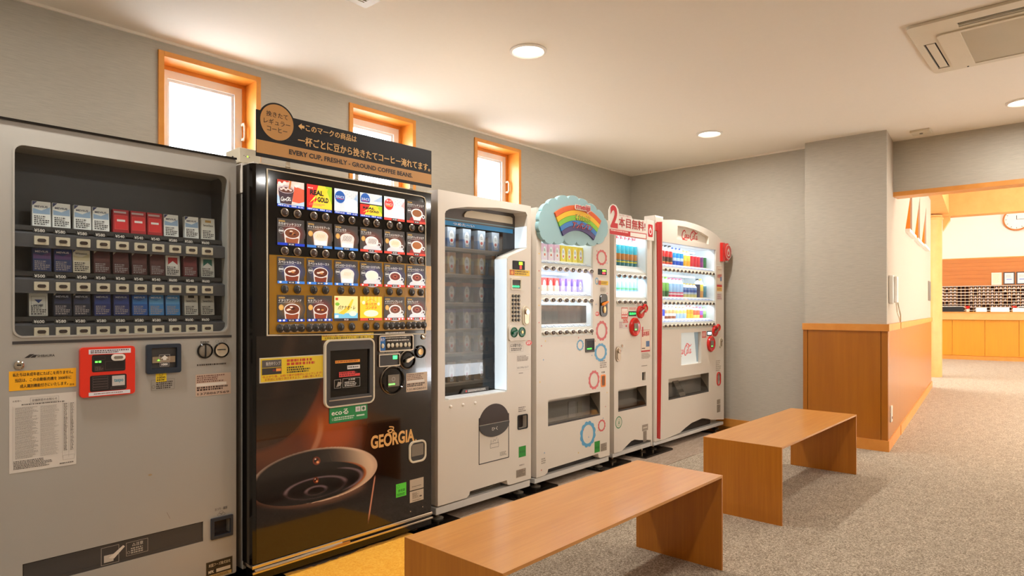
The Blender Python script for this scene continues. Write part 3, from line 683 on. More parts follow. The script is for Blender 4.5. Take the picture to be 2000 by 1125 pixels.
# ================================================================== 1  CIGARETTE MACHINE
Y1 = 2.69
t1 = m1 = thing('cigarette_machine', 'grey cigarette vending machine at the left edge of the room', 'vending machine', (.85, 3.0, 0))
wn = rrect(.493, 1.074, 1.208, 1.719, .026)
MB().plate(rrect(.449, .055, 1.247, 1.795, .008), [wn, rect(.515, .222, 1.111, .303), rect(1.15, .228, 1.222, .297)], Y1, Y1 + .05).build('door', 'grey_metal', t1)
MB().box(.452, Y1 + .05, .055, 1.244, Y1 + .16, 1.795).build('inner_door', 'grey_metal', t1) if False else None
b = MB(); b.box(.452, Y1 + .16, .055, 1.244, Y1 + .70, 1.79); b.box(.452, Y1 + .05, .055, .49, Y1 + .16, 1.79); b.box(1.21, Y1 + .05, .31, 1.244, Y1 + .16, 1.79); b.box(.49, Y1 + .05, 1.722, 1.21, Y1 + .16, 1.79); b.box(.49, Y1 + .05, .31, 1.21, Y1 + .16, 1.06)
b.build('cabinet', 'side_grey', t1)
MB().box(.449, Y1 - .006, 1.795, 1.247, Y1 + .70, 1.803).build('top_edge', 'black_gloss', t1)
MB().plate(rrect(.487, 1.068, 1.214, 1.725, .03), [rrect(.493, 1.074, 1.208, 1.719, .026)], Y1 - .004, Y1 + .002).build('window_gasket', 'grey_metal', t1)
MB().box(.49, Y1 + .155, 1.06, 1.21, Y1 + .16, 1.722).build('display_back', 'dark_panel', t1)
MB().box(.49, Y1 + .05, 1.058, 1.21, Y1 + .16, 1.066).box(.486, Y1 + .02, 1.06, .491, Y1 + .16, 1.722).box(1.209, Y1 + .02, 1.06, 1.213, Y1 + .16, 1.722).build('display_liner', 'dark_panel', t1)
MB().plate(rrect(.493, 1.074, 1.208, 1.719, .026), [], Y1 + .006, Y1 + .009).build('display_glass', 'clear_glass', t1)
MB().box(.487, Y1 - .001, 1.047, 1.227, Y1 + .001, 1.057).build('trim_line', 'charcoal', t1)
rowsz = (1.403, 1.245, 1.087)
bx = [.571 + .0626 * k for k in range(10)]
for zr in rowsz:
    MB().plate([(Y1 + .02, zr - .024), (Y1 + .02, zr + .022), (Y1 + .06, zr + .034), (Y1 + .155, zr + .034), (Y1 + .155, zr + .02), (Y1 + .05, zr + .02), (Y1 + .045, zr - .024)], [], .493, 1.208, 'x').build('shelf', 'dark_panel', t1)
    MB().box(.496, Y1 + .045, zr + .036, 1.205, Y1 + .06, zr + .052).build('pack_ledge', 'charcoal', t1)
    bb = None
    for x in bx:
        q = MB().plate(rrect(x - .021, zr - .015, x + .021, zr + .015, .002), [], Y1 + .012, Y1 + .02).build('button_plate', 'cream_plastic', t1, bevel=.0015) if bb is None else bb.copy()
        if bb is None:
            bb = q; r_ = MB().plate(rrect(x - .0125, zr - .006, x + .0125, zr + .006, .006), [], Y1 + .0095, Y1 + .0125).build('button', 'button_brown', bb, bevel=.001); x00, z00 = x, zr
        else:
            COL.objects.link(q); q.parent = t1; q.location = (x - x00, 0, zr - z00); d = r_.copy(); COL.objects.link(d); d.parent = q
WB = ((236, 236, 232), (150, 176, 205), (60, 62, 90), 'white and pale blue cigarette pack in the top row')
RD = ((170, 26, 34), (214, 40, 44), (236, 230, 226), 'bright red cigarette pack in the middle of the top row')
packs = {
 0: [WB, WB, WB, WB, RD, RD, RD, WB, WB, ((228, 224, 214), (190, 184, 170), (40, 40, 40), 'white cigarette pack with black lettering at the right end of the top row')],
 1: [((40, 54, 110), (96, 60, 120), (236, 230, 240), 'blue and violet cigarette pack at the left end of the middle row')] * 2 + [((232, 224, 204), (214, 200, 160), (60, 56, 60), 'cream and gold cigarette pack, third from the left in the middle row')] +
    [((84, 34, 34), (98, 44, 40), (150, 120, 110), 'dark red-brown cigarette pack in the middle row')] * 4 + [((226, 222, 216), (196, 30, 34), (196, 30, 34), 'red and white cigarette pack in the middle row'), ((110, 30, 38), (128, 40, 46), (220, 200, 200), 'maroon cigarette pack, second from the right in the middle row'), ((226, 228, 222), (30, 120, 104), (30, 120, 104), 'green and white cigarette pack at the right end of the middle row')],
 2: [((222, 220, 212), (226, 222, 214), (50, 60, 110), 'white cigarette pack with a blue emblem at the left end of the bottom row')] + [((30, 34, 58), (44, 52, 92), (210, 214, 230), 'dark navy cigarette pack in the bottom row')] * 2 + [((36, 48, 118), (48, 70, 150), (214, 220, 236), 'deep blue cigarette pack in the bottom row')] * 2 +
    [((30, 92, 176), (56, 128, 206), (220, 232, 244), 'mid blue cigarette pack in the bottom row'), ((60, 136, 206), (96, 164, 220), (228, 238, 246), 'light blue cigarette pack in the bottom row'), ((60, 136, 206), (96, 164, 220), (228, 238, 246), 'light blue cigarette pack in the bottom row')] + [((214, 210, 200), (200, 196, 186), (40, 38, 38), 'off-white cigarette pack with black lettering in the bottom row')] * 2}
names = {0: ['MEVIUS'] * 4 + [''] * 3 + ['MEVIUS'] * 2 + ['SevenStars'], 1: ['MEVIUS', 'MEVIUS', 'Winston'] + [''] * 7, 2: ['HOPE'] + ['MEVIUS'] * 7 + ['SevenStars'] * 2}
pxs = {0: [80, 119, 160, 196, 235, 269, 301, 333, 373, 405], 1: [81, 122, 158, 198, 235, 271, 306, 336, 370, 404], 2: [74, 121, 159, 199, 236, 272, 304, 336, 372, 404]}
prices = {0: ['580'] * 4 + ['540'] * 3 + ['580'] * 2 + ['600'], 1: ['500', '500', '540', '540', '540', '540', '540', '600', '540', '600'], 2: ['600'] + ['580'] * 7 + ['600'] * 2}
cache = {}; YP = Y1 + .075
for rr, zr in enumerate(rowsz):
    for k in range(10):
        c1, c2, c3, lab = packs[rr][k]; nm = names[rr][k]
        x = FX(pxs[rr][k], YP); z = zr + .0535; key = (lab, nm)
        if key not in cache:
            b = MB().box(-.027, -.011, 0, .027, .011, .088, c1)
            o = b.build('cigarette_pack', 'print', base=(0, 0, 0)); p = Print(-.0112)
            p.rect(-.026, .001, .026, .087, c1).up()
            if 'green and white' in lab or 'red and white' in lab: p.rect(-.018, .03, .018, .074, c2).up().poly([(-.018, .03), (.018, .03), (.018, .045), (0, .06), (-.018, .045)], WHITE)
            elif nm == 'HOPE': p.frame(-.021, .003, .021, .07, .001, (150, 148, 140)).poly([(0, .045), (.012, .058), (-.012, .058)], (40, 60, 120)).text('HOPE', -.014, .034, .014, .042, (40, 44, 70), .03)
            elif nm == 'SevenStars': p.rect(-.012, .07, .012, .08, (40, 36, 36) if rr == 2 else (190, 150, 80)).text('SevenStars', -.02, .054, .02, .062, c3, .02)
            elif c1[0] > 150 and c1[1] < 60: p.frame(-.022, .012, .022, .066, .0015, (240, 90, 80)).rect(-.02, .014, .02, .064, c2).up().rect(-.014, .042, .014, .05, c3).rect(-.024, .074, .018, .081, (190, 170, 170))
            else:
                p.poly([(-.026, .087), (-.012, .087), (-.026, .072)], (40, 44, 96) if c1[2] > 60 else (200, 190, 170))
                p.poly([(-.025, .044), (.025, .044), (.025, .07), (.0, .056), (-.025, .062)], c2).up()
                if nm: p.text(nm, -.02, .066, .018, .073, c3, .02)
            if c1[0] > 150 and c1[1] < 60: pass
            else: p.tiny(-.022, .004, .022, .038, 5, (70, 66, 66) if sum(c1) > 450 else (170, 160, 160), 5)
            p.build('pack_print', parent=o, base=(0, 0, 0))
            tag(o, lab, 'cigarette pack', 'cigarette packs: ' + lab if packs[rr].count(packs[rr][k]) > 1 else None); cache[key] = o
        else: o = cache[key].copy(); COL.objects.link(o); [(lambda d: (COL.objects.link(d), setattr(d, 'parent', o)))(ch.copy()) for ch in cache[key].children]
        o.location = (x, YP, z); o.rotation_euler = (math.radians(-4), 0, 0)
        xb = bx[k] - .004 + random.uniform(-.003, .003)
        p = Print(Y1 + .028); p.rect(xb - .02, zr + .027, xb + .02, zr + .043, (20, 18, 18)).up().text('¥' + prices[rr][k], xb - .015, zr + .03, xb + .015, zr + .041, (235, 230, 222), .03)
        p.build('price_tag', parent=t1)
# control area
MB().plate(rrect(.678, .849, .855, 1.028, .012), [], Y1 - .016, Y1).build('age_check_unit', 'orange_red', t1, bevel=.004)
YY = Y1 - .0165
p = Print(YY)
p.poly(rrect(.714, .938, .822, 1.0, .006), (26, 18, 18)).poly(rrect(.708, .868, .826, .926, .006), (30, 20, 20)).up()
p.rect(.704, 1.003, .84, 1.02, (226, 226, 232)).rect(.704, .853, .838, .866, (226, 226, 232)).up().tiny(.71, 1.005, .834, 1.018, 2, (90, 60, 70), 2).tiny(.72, .857, .82, .862, 1, (130, 70, 60), 3)
p.frame(.718, .982, .756, .994, .0008, (90, 70, 66)).frame(.756, .945, .82, .975, .0006, (110, 84, 80)).frame(.722, .942, .75, .96, .0006, (100, 80, 74)).tiny(.724, .943, .75, .958, 3, (120, 96, 90), 4)
for k in range(5): p.frame(.716, .876 + k * .0095, .765, .8835 + k * .0095, .0008, (120, 100, 96))
p.frame(.774, .872, .822, .88, .0008, (120, 100, 96)); p.rect(.778, .884, .82, .921, (196, 190, 184)).up().text('taspo', .784, .894, .815, .91, (60, 130, 150), .03)
p.build('age_check_print', parent=t1)
p = Print(YY - .0009); p.rect(.724, .972, .732, .978, (90, 255, 70)).rect(.735, .972, .743, .978, (90, 255, 70)); p.build('status_light', 'led', parent=t1)
o = MB().plate(rrect(.775, .976, .821, 1.0, .012), [], Y1 - .021, YY).build('card_button', 'white_plastic', t1, bevel=.002)
MB().plate(rrect(.783, .983, .813, .993, .005), [], Y1 - .0225, Y1 - .021).build('button_face', 'tan_grey', o)
MB().plate(rrect(.896, .917, 1.021, 1.03, .008), [rrect(.913, .937, 1.005, 1.016, .003)], Y1 - .014, Y1).build('bill_slot_frame', 'navy_plastic', t1, bevel=.003)
MB().box(.913, Y1 - .002, .937, 1.005, Y1 + .0, 1.016).build('bill_slot', 'charcoal', t1)
MB().box(.917, Y1 - .009, .958, 1.0, Y1 - .003, .982).build('bill_guide', 'dull_chrome', t1)
p = Print(Y1 - .0125); p.frame(.940, .966, .979, .989, .001, (220, 214, 206)).poly([(.945, .974), (.960, .987), (.975, .974), (.966, .974), (.966, .968), (.954, .968), (.954, .974)], (226, 220, 210)).frame(.943, .943, .976, .96, .001, (210, 200, 196)).text('1000', .948, .947, .971, .956, (230, 226, 220), .04)
p.build('bill_symbol', parent=t1)
p = Print(Y1 - .013); p.poly([(.934, .966), (.943, .966), (.938, .972)], (120, 255, 60)); p.build('status_light', 'led', parent=t1)
sticker(t1, 'yellow_sticker', .932, .884, .971, .918, Y1, (238, 206, 30), lambda p: p.ring(.951, .911, .006, .006, .0012, (70, 60, 20)).text('1000', .937, .896, .966, .904, (60, 50, 20), .02).tiny(.936, .887, .967, .894, 1, (60, 50, 20), 3))
p = Print(Y1 - .0005); p.frame(.916, .852, 1.0, .893, .0006, (70, 62, 56)).ring(.924, .866, .006, .006, .0008, (70, 62, 56)).tiny(.934, .855, .996, .886, 4, (70, 62, 56), 9)
p.tiny(1.086, .934, 1.222, .942, 1, (70, 60, 54), 11, .8).tiny(1.10, 1.028, 1.14, 1.034, 1, (60, 52, 48), 12, .8)
for k in range(4): p.ring(1.166 + k * .0115, 1.033, .006, .0055, .0006, (60, 52, 48), 14)
p.text('おつり・返却', 1.158, .333, 1.208, .345, (60, 52, 48), .005)
for dx, dz in ((-.008, -.006), (.008, -.006), (0, .002)): p.ring(1.184 + dx, .321 + dz, .0085, .006, .0008, (60, 52, 48), 14)
p.poly([(.520, 1.0), (.535, 1.012), (.548, 1.012), (.533, 1.0)], (50, 44, 42)).poly([(.536, 1.0), (.546, 1.009), (.556, 1.009), (.55, 1.0)], (50, 44, 42)).text('SHIBAURA', .556, 1.001, .606, 1.009, (60, 54, 50), .02)
p.line([(.972, .372), (.984, .345)], .0012, (120, 106, 92)).ell(.912, .53, .007, .004, (170, 146, 110), 10)
p.build('front_print', parent=t1)
for x, m_ in ((1.117, 'tan_grey'), (1.184, 'chrome')):
    MB().lathe([(.031, 0), (.031, -.006), (.026, -.008), (.025, -.002)], (x, Y1, .996), 28, 'y').build('dial_ring', 'black_gloss', t1, smooth=True)
    MB().lathe([(.0255, 0), (.0255, -.005), (.018, -.008 if m_ == 'tan_grey' else -.004)], (x, Y1, .996), 28, 'y').build('return_knob' if m_ == 'tan_grey' else 'coin_slot', m_, t1, smooth=True)
MB().box(1.1145, Y1 - .010, .972, 1.1195, Y1 - .004, 1.02).build('knob_ridge', 'black_plastic', t1)
MB().box(1.169, Y1 - .0095, .996, 1.199, Y1 - .005, .9995).build('coin_gap', 'black_plastic', t1)
lock(t1, .505, .977, Y1, .014)
sticker(t1, 'yellow_notice', .478, .891, .6695, .957, Y1, (250, 178, 20), lambda p: p.text('私たちは未成年者にたばこを売りません。', .488, .938, .66, .950, BLACK, .02).text('当店は、この自動販売機を 2008年に', .494, .919, .655, .931, BLACK, .02).text('成人識別機能付きにいたします。', .508, .899, .645, .911, BLACK, .02).text('店主', .650, .896, .664, .903, BLACK, .01))
def price_sheet(p):
    ink = (96, 88, 82)
    p.text('お客様へ', .488, .853, .512, .859, ink, 0).frame(.536, .846, .618, .863, .0006, ink).text('定価改定のお知らせ', .541, .850, .613, .859, ink, .005).tiny(.512, .839, .64, .845, 1, ink, 1)
    p.tiny(.495, .66, .56, .834, 44, (140, 132, 124), 2, .45); p.tiny(.565, .66, .62, .834, 44, (160, 152, 144), 3, .4)
    p.tiny(.632, .668, .643, .836, 34, ink, 4, .5); p.tiny(.652, .668, .663, .836, 34, ink, 5, .5)
    for x in (.488, .628, .647, .666): p.rect(x, .645, x + .0005, .838, (150, 142, 134))
    for k in range(34): p.rect(.488, .663 + k * .0052, .666, .6634 + k * .0052, (186, 178, 168))
    p.frame(.630, .636, .664, .652, .0005, ink).tiny(.49, .625, .60, .655, 6, ink, 7).tiny(.62, .622, .664, .628, 1, ink, 8)
sticker(t1, 'price_sheet', .479, .615, .67, .872, Y1, (214, 206, 196), price_sheet)
sticker(t1, 'service_sticker', 1.081, .812, 1.2235, .901, Y1, (196, 170, 150), lambda p: p.tiny(1.086, .866, 1.2, .897, 4, (120, 80, 70), 3).rect(1.083, .852, 1.205, .864, (226, 216, 204)).tiny(1.086, .832, 1.216, .85, 2, (70, 50, 44), 5, .75).text('1378867569', 1.088, .817, 1.216, .826, (60, 40, 36), .01))
flap_slot(t1, .515, .222, 1.111, .303, Y1, .1, 'smoked_glass')
MB().box(.518, Y1 + .0035, .232, 1.108, Y1 + .0045, .30).build('flap_front', 'charcoal', t1)
p = Print(Y1 + .0015); p.frame(.748, .228, .806, .292, .001, (200, 190, 176)).poly([(.757, .236), (.788, .236), (.788, .262), (.757, .262)], (190, 180, 166)).poly([(.772, .25), (.82, .285), (.826, .279), (.79, .244)], (214, 204, 190)).frame(.83, .24, .905, .29, .001, (190, 180, 166)).text('△注意', .85, .272, .888, .285, (206, 196, 182), .01).tiny(.846, .244, .9, .268, 3, (180, 170, 156), 6).ring(.838, .252, .005, .005, .001, (190, 180, 166)); p.build('delivery_symbol', parent=t1)
MB().plate(rrect(1.140, .219, 1.2305, .306, .003), [rect(1.153, .232, 1.219, .293)], Y1 - .008, Y1).build('coin_return_frame', 'navy_plastic', t1, bevel=.003)
MB().box(1.15, Y1 + .04, .228, 1.222, Y1 + .045, .297).box(1.15, Y1, .226, 1.222, Y1 + .045, .23).build('coin_return_cup', 'dark_interior', t1)
sticker(t1, 'owner_plate', 1.122, .06, 1.2305, .130, Y1, (60, 50, 40), lambda p: p.rect(1.126, .1015, 1.2265, .1265, (22, 18, 16)).rect(1.126, .077, 1.2265, .0985, (22, 18, 16)).rect(1.126, .06, 1.2265, .0745, (196, 160, 96)).up().text('米国フーズ株式会社', 1.132, .107, 1.222, .121, (206, 190, 160), .01).text('MFK', 1.131, .082, 1.154, .094, (220, 206, 180), .03).rect(1.163, .081, 1.222, .095, (206, 190, 166)).tiny(1.13, .062, 1.22, .072, 2, (90, 70, 40), 4))
feet(t1, .52, 1.2, Y1 + .05, Y1 + .6, .055)
tag_ = thing('network_box', 'small beige box with a green light between the cigarette and coffee machines, on top', 'device', (1.28, 2.83, 1.80))
b0 = FX(466, 2.72)
MB().box(1.265, 2.70, 1.79, 1.36, 2.83, 1.855).build('housing', 'cream_plastic', tag_, bevel=.003)
MB().cyl((1.262, 2.76, 1.82), .006, .004, 'x').build('jack', 'charcoal', tag_)
p = Print(2.6995)
for x in (1.285, 1.293): p.ell(x, 1.822 + (x - 1.285) * -.3, .0018, .0018, (60, 50, 40), 8)
p.ell(1.309, 1.818, .0018, .0018, (60, 50, 40), 8); p.build('port_mark', parent=tag_)
p = Print(2.699); p.ell(1.301, 1.82, .0028, .0028, (150, 255, 40), 10); p.build('power_light', 'led', parent=tag_)
# ================================================================== 2  COFFEE MACHINE
Y2 = 2.60
t2 = thing('coffee_machine', 'glossy black and gold cup coffee vending machine with a printed coffee cup', 'vending machine', (1.76, 2.95, 0))
MB().box(1.272, Y2 + .085, .06, 2.253, Y2 + .75, 1.78).build('cabinet', 'side_grey', t2, bevel=.003)
MB().box(1.268, Y2 + .08, 1.66, 1.30, Y2 + .6, 1.785).build('cabinet_top_corner', 'white_metal', t2)
MB().box(1.29, Y2 + .02, 1.777, 2.25, Y2 + .75, 1.785).build('cabinet_top', 'white_metal', t2)
MB().plate([(1.270, Y2 + .085), (1.270, Y2 + .02), (1.276, Y2 + .006), (1.289, Y2), (2.248, Y2), (2.253, Y2 + .006), (2.253, Y2 + .085)], [], .098, 1.775, 'z').build('door', 'black_gloss', t2, bevel=.002)
MB().box(1.30, Y2 - .003, 1.7755, 2.253, Y2 + .085, 1.779).build('door_top_edge', 'cream_plastic', t2)
MB().box(1.27, Y2 - .006, .082, 2.253, Y2 + .08, .098).build('chrome_strip', 'chrome', t2, bevel=.003)
MB().box(1.27, Y2 - .01, .062, 2.253, Y2 - .002, .072).build('chrome_strip', 'chrome', t2, bevel=.002)
MB().box(1.275, Y2 + .001, .03, 2.25, Y2 + .06, .082).build('kick_plate', 'black_gloss', t2)
MB().tube([(1.28, Y2 - .006, .074), (1.42, Y2 - .012, .076), (1.56, Y2 - .012, .078), (1.70, Y2 - .006, .079)], .007).build('door_hinge_bar', 'dull_chrome', t2, smooth=True)
MB().box(1.56, Y2 - .014, .070, 1.74, Y2 - .006, .082).build('hinge_plate', 'brass', t2)
feet(t2, 1.34, 2.17, Y2 + .07, Y2 + .6, .06)
# printed cup on the lower door
nx, nz = 400, 380; xs = np.linspace(1.2895, 2.2475, nx); zs = np.linspace(.101, 1.052, nz); XX, ZZ = np.meshgrid(xs, zs)
dd = XX * CT + Y2 * ST; PXX = CX0 + F_PX * (XX * ST - Y2 * CT) / dd; PYY = HY - F_PX * (ZZ - CAM_H) / dd
def sm(e0, e1, v): t = np.clip((v - e0) / (e1 - e0), 0, 1); return t * t * (3 - 2 * t)
def ell_d(cx, cy, a, b, rot):
    r = math.radians(rot); u = (PXX - cx) * math.cos(r) + (PYY - cy) * math.sin(r); v = -(PXX - cx) * math.sin(r) + (PYY - cy) * math.cos(r)
    return np.sqrt((u / a) ** 2 + (v / b) ** 2), u, v
def lay(img, col, a): return img * (1 - a[..., None]) + np.array(col, float)[None, None] * a[..., None]
img = np.zeros((nz, nx, 3)) + np.array([22, 12, 9.])
big, _, _ = ell_d(478, 690, 150, 190, 0)
right = 1 - sm(655, 800, PXX)
img = lay(img, (104, 44, 18), .85 * sm(.98, 1.06, big) * (1 - sm(640, 770, PXX)) * (1 - sm(880, 930, PYY) * .3))
gl, _, _ = ell_d(655, 838, 62, 75, 10); img = lay(img, (190, 82, 22), .75 * (1 - sm(.2, 1.3, gl)))
g2, _, _ = ell_d(520, 880, 60, 40, 0); img = lay(img, (92, 52, 26), .5 * (1 - sm(.2, 1.3, g2)))
g3, _, _ = ell_d(840, 690, 16, 70, 0); img = lay(img, (130, 60, 26), .7 * (1 - sm(.2, 1.3, g3)))
st = np.abs(PXX - (596 + 30 * np.sin((905 - PYY) / 48))); img = lay(img, (206, 150, 120), .55 * (1 - sm(2, 9, st)) * sm(915, 880, PYY) * sm(800, 850, PYY))
st = np.abs(PXX - (560 - (700 - PYY) * -.25)); img = lay(img, (110, 74, 54), .35 * (1 - sm(2, 26, st)) * (1 - sm(720, 840, PYY)))
outer, u, v = ell_d(613.5, 929, 126, 52, -11.5)
bodyx = 737 - (PYY - 905) * .15
body = sm(bodyx + 1.5, bodyx - 1.5, PXX) * sm(925, 940, PYY) * (1 - sm(.97, 1.0, outer) * 0)
img = lay(img, (24, 14, 12), body * sm(.9, 1.0, outer))
img = lay(img, (120, 84, 66), .8 * body * sm(.98, 1.0, outer) * (1 - sm(1.0, 1.28, outer)) * (1 - sm(700, 730, PXX)))
img = lay(img, (220, 150, 120), .9 * sm(bodyx - 3.5, bodyx - 1.5, PXX) * sm(bodyx + 1, bodyx - .5, PXX) * sm(925, 935, PYY) * (1 - sm(1000, 1030, PYY)))
cream = np.array([226, 196, 166.]); ri = sm(1.0, .985, outer)
inner = np.zeros_like(img) + np.array([22, 13, 12.])
wl_ = (sm(-10, 126, u) ** 1.6)[..., None]; inner = inner * (1 - wl_) + np.array([236, 204, 172.]) * wl_
img = img * (1 - ri[..., None]) + inner * ri[..., None]
edge_ = ri * sm(.90, .965, outer) * (1 - .35 * sm(.985, 1.0, outer)); br = .6 + .4 * sm(-40, 110, u) + .5 * sm(-5, 25, v)
img = lay(img, (214, 182, 156), edge_ * np.clip(br, 0, 1))
cof, cu, cv = ell_d(604, 945, 112, 37, -13); cm = sm(1.0, .97, cof)
img = lay(img, (16, 9, 9), cm); img = lay(img, (170, 84, 40), .8 * sm(.94, .99, cof) * sm(1.03, 1.0, cof) * sm(60, 100, cu))
for (cx, cy, a, b, t_, lo) in ((617, 958, 20, 8, .24, -99), (616, 953, 60, 19, .09, -99), (628, 944, 80, 25, .06, 20)):
    r_, ru, rv = ell_d(cx, cy, a, b, -13); k_ = np.exp(-((r_ - 1) / t_) ** 2) * cm * (sm(lo, lo + 40, ru) if lo > -90 else sm(4, -4, rv) * .6 + .4)
    img = lay(img, (176, 150, 160), .62 * k_)
for (cx, cy, r0) in ((618, 900, 7.5), (617, 938, 5.5)):
    r_, ru, rv = ell_d(cx, cy, r0, r0 * 1.1, 0); img = lay(img, (110, 40, 16), sm(1.05, .95, r_)); img = lay(img, (34, 14, 10), sm(.8, .5, r_) * sm(.5, -.4, (ru + rv) / r0)); h_, _, _ = ell_d(cx + r0 * .3, cy + r0 * .35, r0 * .45, r0 * .4, 0); img = lay(img, (250, 170, 110), sm(1.1, .5, h_)); h_, _, _ = ell_d(cx - r0 * .3, cy - r0 * .45, r0 * .25, r0 * .2, 0); img = lay(img, (255, 230, 210), sm(1.2, .5, h_))
img = np.clip(img, 0, 255)
me = bpy.data.meshes.new('printed_cup')
vv = np.stack([XX.ravel() - 1.76, np.full(nx * nz, Y2 - .0012 - 2.95), ZZ.ravel()], 1)
q = np.arange(nx * nz).reshape(nz, nx); fc = np.stack([q[:-1, :-1], q[:-1, 1:], q[1:, 1:], q[1:, :-1]], -1).reshape(-1, 4)
me.from_pydata(vv.tolist(), [], fc.tolist()); at = me.color_attributes.new('Ink', 'FLOAT_COLOR', 'POINT')
la = img / 255; la = np.where(la <= .04045, la / 12.92, ((la + .055) / 1.055) ** 2.4); at.data.foreach_set('color', np.concatenate([la.reshape(-1, 3), np.ones((nx * nz, 1))], 1).astype(np.float32).ravel())
me.materials.append(None); o = bpy.data.objects.new('printed_cup', me); COL.objects.link(o); o.parent = t2
print_mat('door_print', 0, .1, .45); me.materials[0] = MATS['door_print']; MATS['door_print'].node_tree.nodes['Principled BSDF'].inputs['Coat IOR'].default_value = 1.6
# gold field and glazing frame
p = Print(Y2 - .0012); p.rect(2.206, 1.054, 2.2475, 1.392, (196, 140, 40)).rect(1.34, 1.058, 2.203, 1.397, (172, 124, 22)); p.build('gold_panel', 'print_gloss', parent=t2)
MB().plate([(1.334, 1.052), (2.208, 1.034), (2.208, 1.73), (2.20, 1.748), (2.18, 1.753), (1.334, 1.76)], [[(1.3385, 1.057), (2.2035, 1.039), (2.2035, 1.73), (2.197, 1.744), (2.18, 1.7485), (1.3385, 1.7555)]], Y2 - .007, Y2 - .001).build('glazing_frame', 'cream_plastic', t2, bevel=.001)
MB().box(1.339, Y2 - .004, 1.057, 1.345, Y2 - .001, 1.755).build('glazing_edge', 'black_gloss', t2)
BLUE, LBLUE, REDB = (10, 70, 190), (60, 130, 220), (226, 66, 50)
ZR = (1.607, 1.441, 1.276, 1.111); TW, THH = .127, .1155
def tile(x0, z0, kind, bar, title='', price='130', cup='glass', drink=(90, 40, 20), glow=(120, 40, 20), badge=0):
    x1, z1 = x0 + TW, z0 + THH; p = Print(Y2 - .0035, step=.0002); xc, zb = (x0 + x1) / 2, z0 + .012
    p.rect(x0, z0, x1, z1, (62, 56, 54))
    p.up()
    if kind == 'dark':
        for k in range(6):
            f_ = 1 - k / 6; c = tuple(int(62 * f_ * .9 + g_ * (1 - f_ * .9)) for g_ in glow); p.ell(xc + .008, zb + .042, .05 * f_ + .012, .045 * f_ + .008, c, 20).up()
        p.text('GEORGIA', x0 + .006, z1 - .015, x0 + .036, z1 - .008, (214, 170, 90), .03)
        p.text(title, x0 + .005, z1 - .029, x0 + min(.115, .0125 * len(title)), z1 - .017, (240, 236, 230), .01)
        p.tiny(x0 + .005, z1 - .0345, x0 + .09, z1 - .0315, 1, (190, 184, 176), 3)
        if badge == 1: p.ell(x0 + .018, z0 + .062, .0115, .0125, (226, 176, 96), 18).ring(x0 + .018, z0 + .062, .009, .010, .0008, (120, 80, 30), 16)
        if badge == 2: p.ring(x0 + .018, z0 + .062, .012, .0125, .0012, (170, 170, 168), 18).rect(x0 + .007, z0 + .058, x0 + .029, z0 + .066, (186, 186, 184))
        p.up()
        if cup == 'glass':
            p.poly([(xc - .028, zb), (xc + .038, zb), (xc + .043, zb + .045), (xc - .033, zb + .045)], (224, 214, 206)).up()
            p.poly([(xc - .022, zb), (xc + .032, zb), (xc + .036, zb + .022), (xc - .026, zb + .022)], tuple(min(255, int(v * 1.3)) for v in drink)).up()
            p.ell(xc + .005, zb + .042, .038, .024, (238, 232, 226)).up().ell(xc + .005, zb + .042, .034, .020, drink).up()
            r = random.Random(title + bar.__str__())
            if sum(drink) < 400:
                for _ in range(7): a, d_ = r.random() * 6.28, r.random() * .7; p.ell(xc + .005 + .03 * d_ * math.cos(a), zb + .042 + .016 * d_ * math.sin(a), .008, .004, r.choice(((196, 130, 70), (60, 24, 14), (236, 214, 196), (120, 60, 34))), 8).up()
            elif title.startswith('カフェ'):
                for k in range(7): p.line([(xc - .02 + k * .007, zb + .03), (xc - .012 + k * .007, zb + .055)], .002, (50, 26, 20))
            else:
                for k in range(5): p.line([(xc - .014 + k * .008, zb + .034), (xc - .008 + k * .008, zb + .05)], .0015, (206, 160, 110))
        else:
            plain = cup == 'redcup'
            p.ell(xc + .006, zb + .004, .052, .020, (216, 222, 232) if not plain else (150, 30, 30)).up().rect(x0, z0, x1, z0 + .012, (62, 56, 54)).up()
            p.ring(xc + .046, zb + .026, .010, .010, .004, (240, 240, 240)).poly([(xc - .034, zb + .036), (xc + .04, zb + .036), (xc + .024, zb + .004), (xc - .018, zb + .004)], (226, 224, 224)).up()
            p.ell(xc + .003, zb + .040, .038, .024, (246, 244, 242)).up().ell(xc + .003, zb + .040, .031, .0185, drink).up()
            if sum(drink) < 300 and not plain: p.ring(xc + .003, zb + .040, .014, .008, .003, (190, 90, 60)).ell(xc + .003, zb + .04, .005, .004, (60, 20, 12), 8)
            elif title.startswith('カフェモ'):
                for k in range(6): p.line([(xc - .018 + k * .008, zb + .03), (xc - .010 + k * .008, zb + .052)], .002, (60, 30, 26))
            elif title.startswith('キャラ'):
                for k in range(5): p.line([(xc - .014 + k * .008, zb + .034), (xc - .008 + k * .008, zb + .05)], .0015, (220, 160, 90))
    elif kind == 'cola':
        p.rect(x0, zb, x1, z1, (232, 214, 204)).poly([(x0 + .07, zb + .015), (x1, zb + .008), (x1, z1 - .03), (x0 + .08, z1 - .02)], (222, 96, 66)).up().poly([(x0, z1 - .02), (x0 + .06, z1 - .004), (x0 + .05, z1), (x0, z1)], (190, 60, 44)).poly([(x0, zb), (x0 + .04, zb), (x0, zb + .04)], (190, 220, 246)).poly([(x0 + .07, zb), (x1, zb), (x1, zb + .02)], (196, 224, 248)).up()
        p.poly([(x0 + .014, z0 + .014), (x0 + .066, z0 + .014), (x0 + .078, z0 + .075), (x0 + .004, z0 + .075)], (70, 50, 60)).up().ell(x0 + .041, z0 + .077, .038, .018, (196, 180, 184)).up().ell(x0 + .041, z0 + .074, .034, .012, (96, 52, 40)).up()
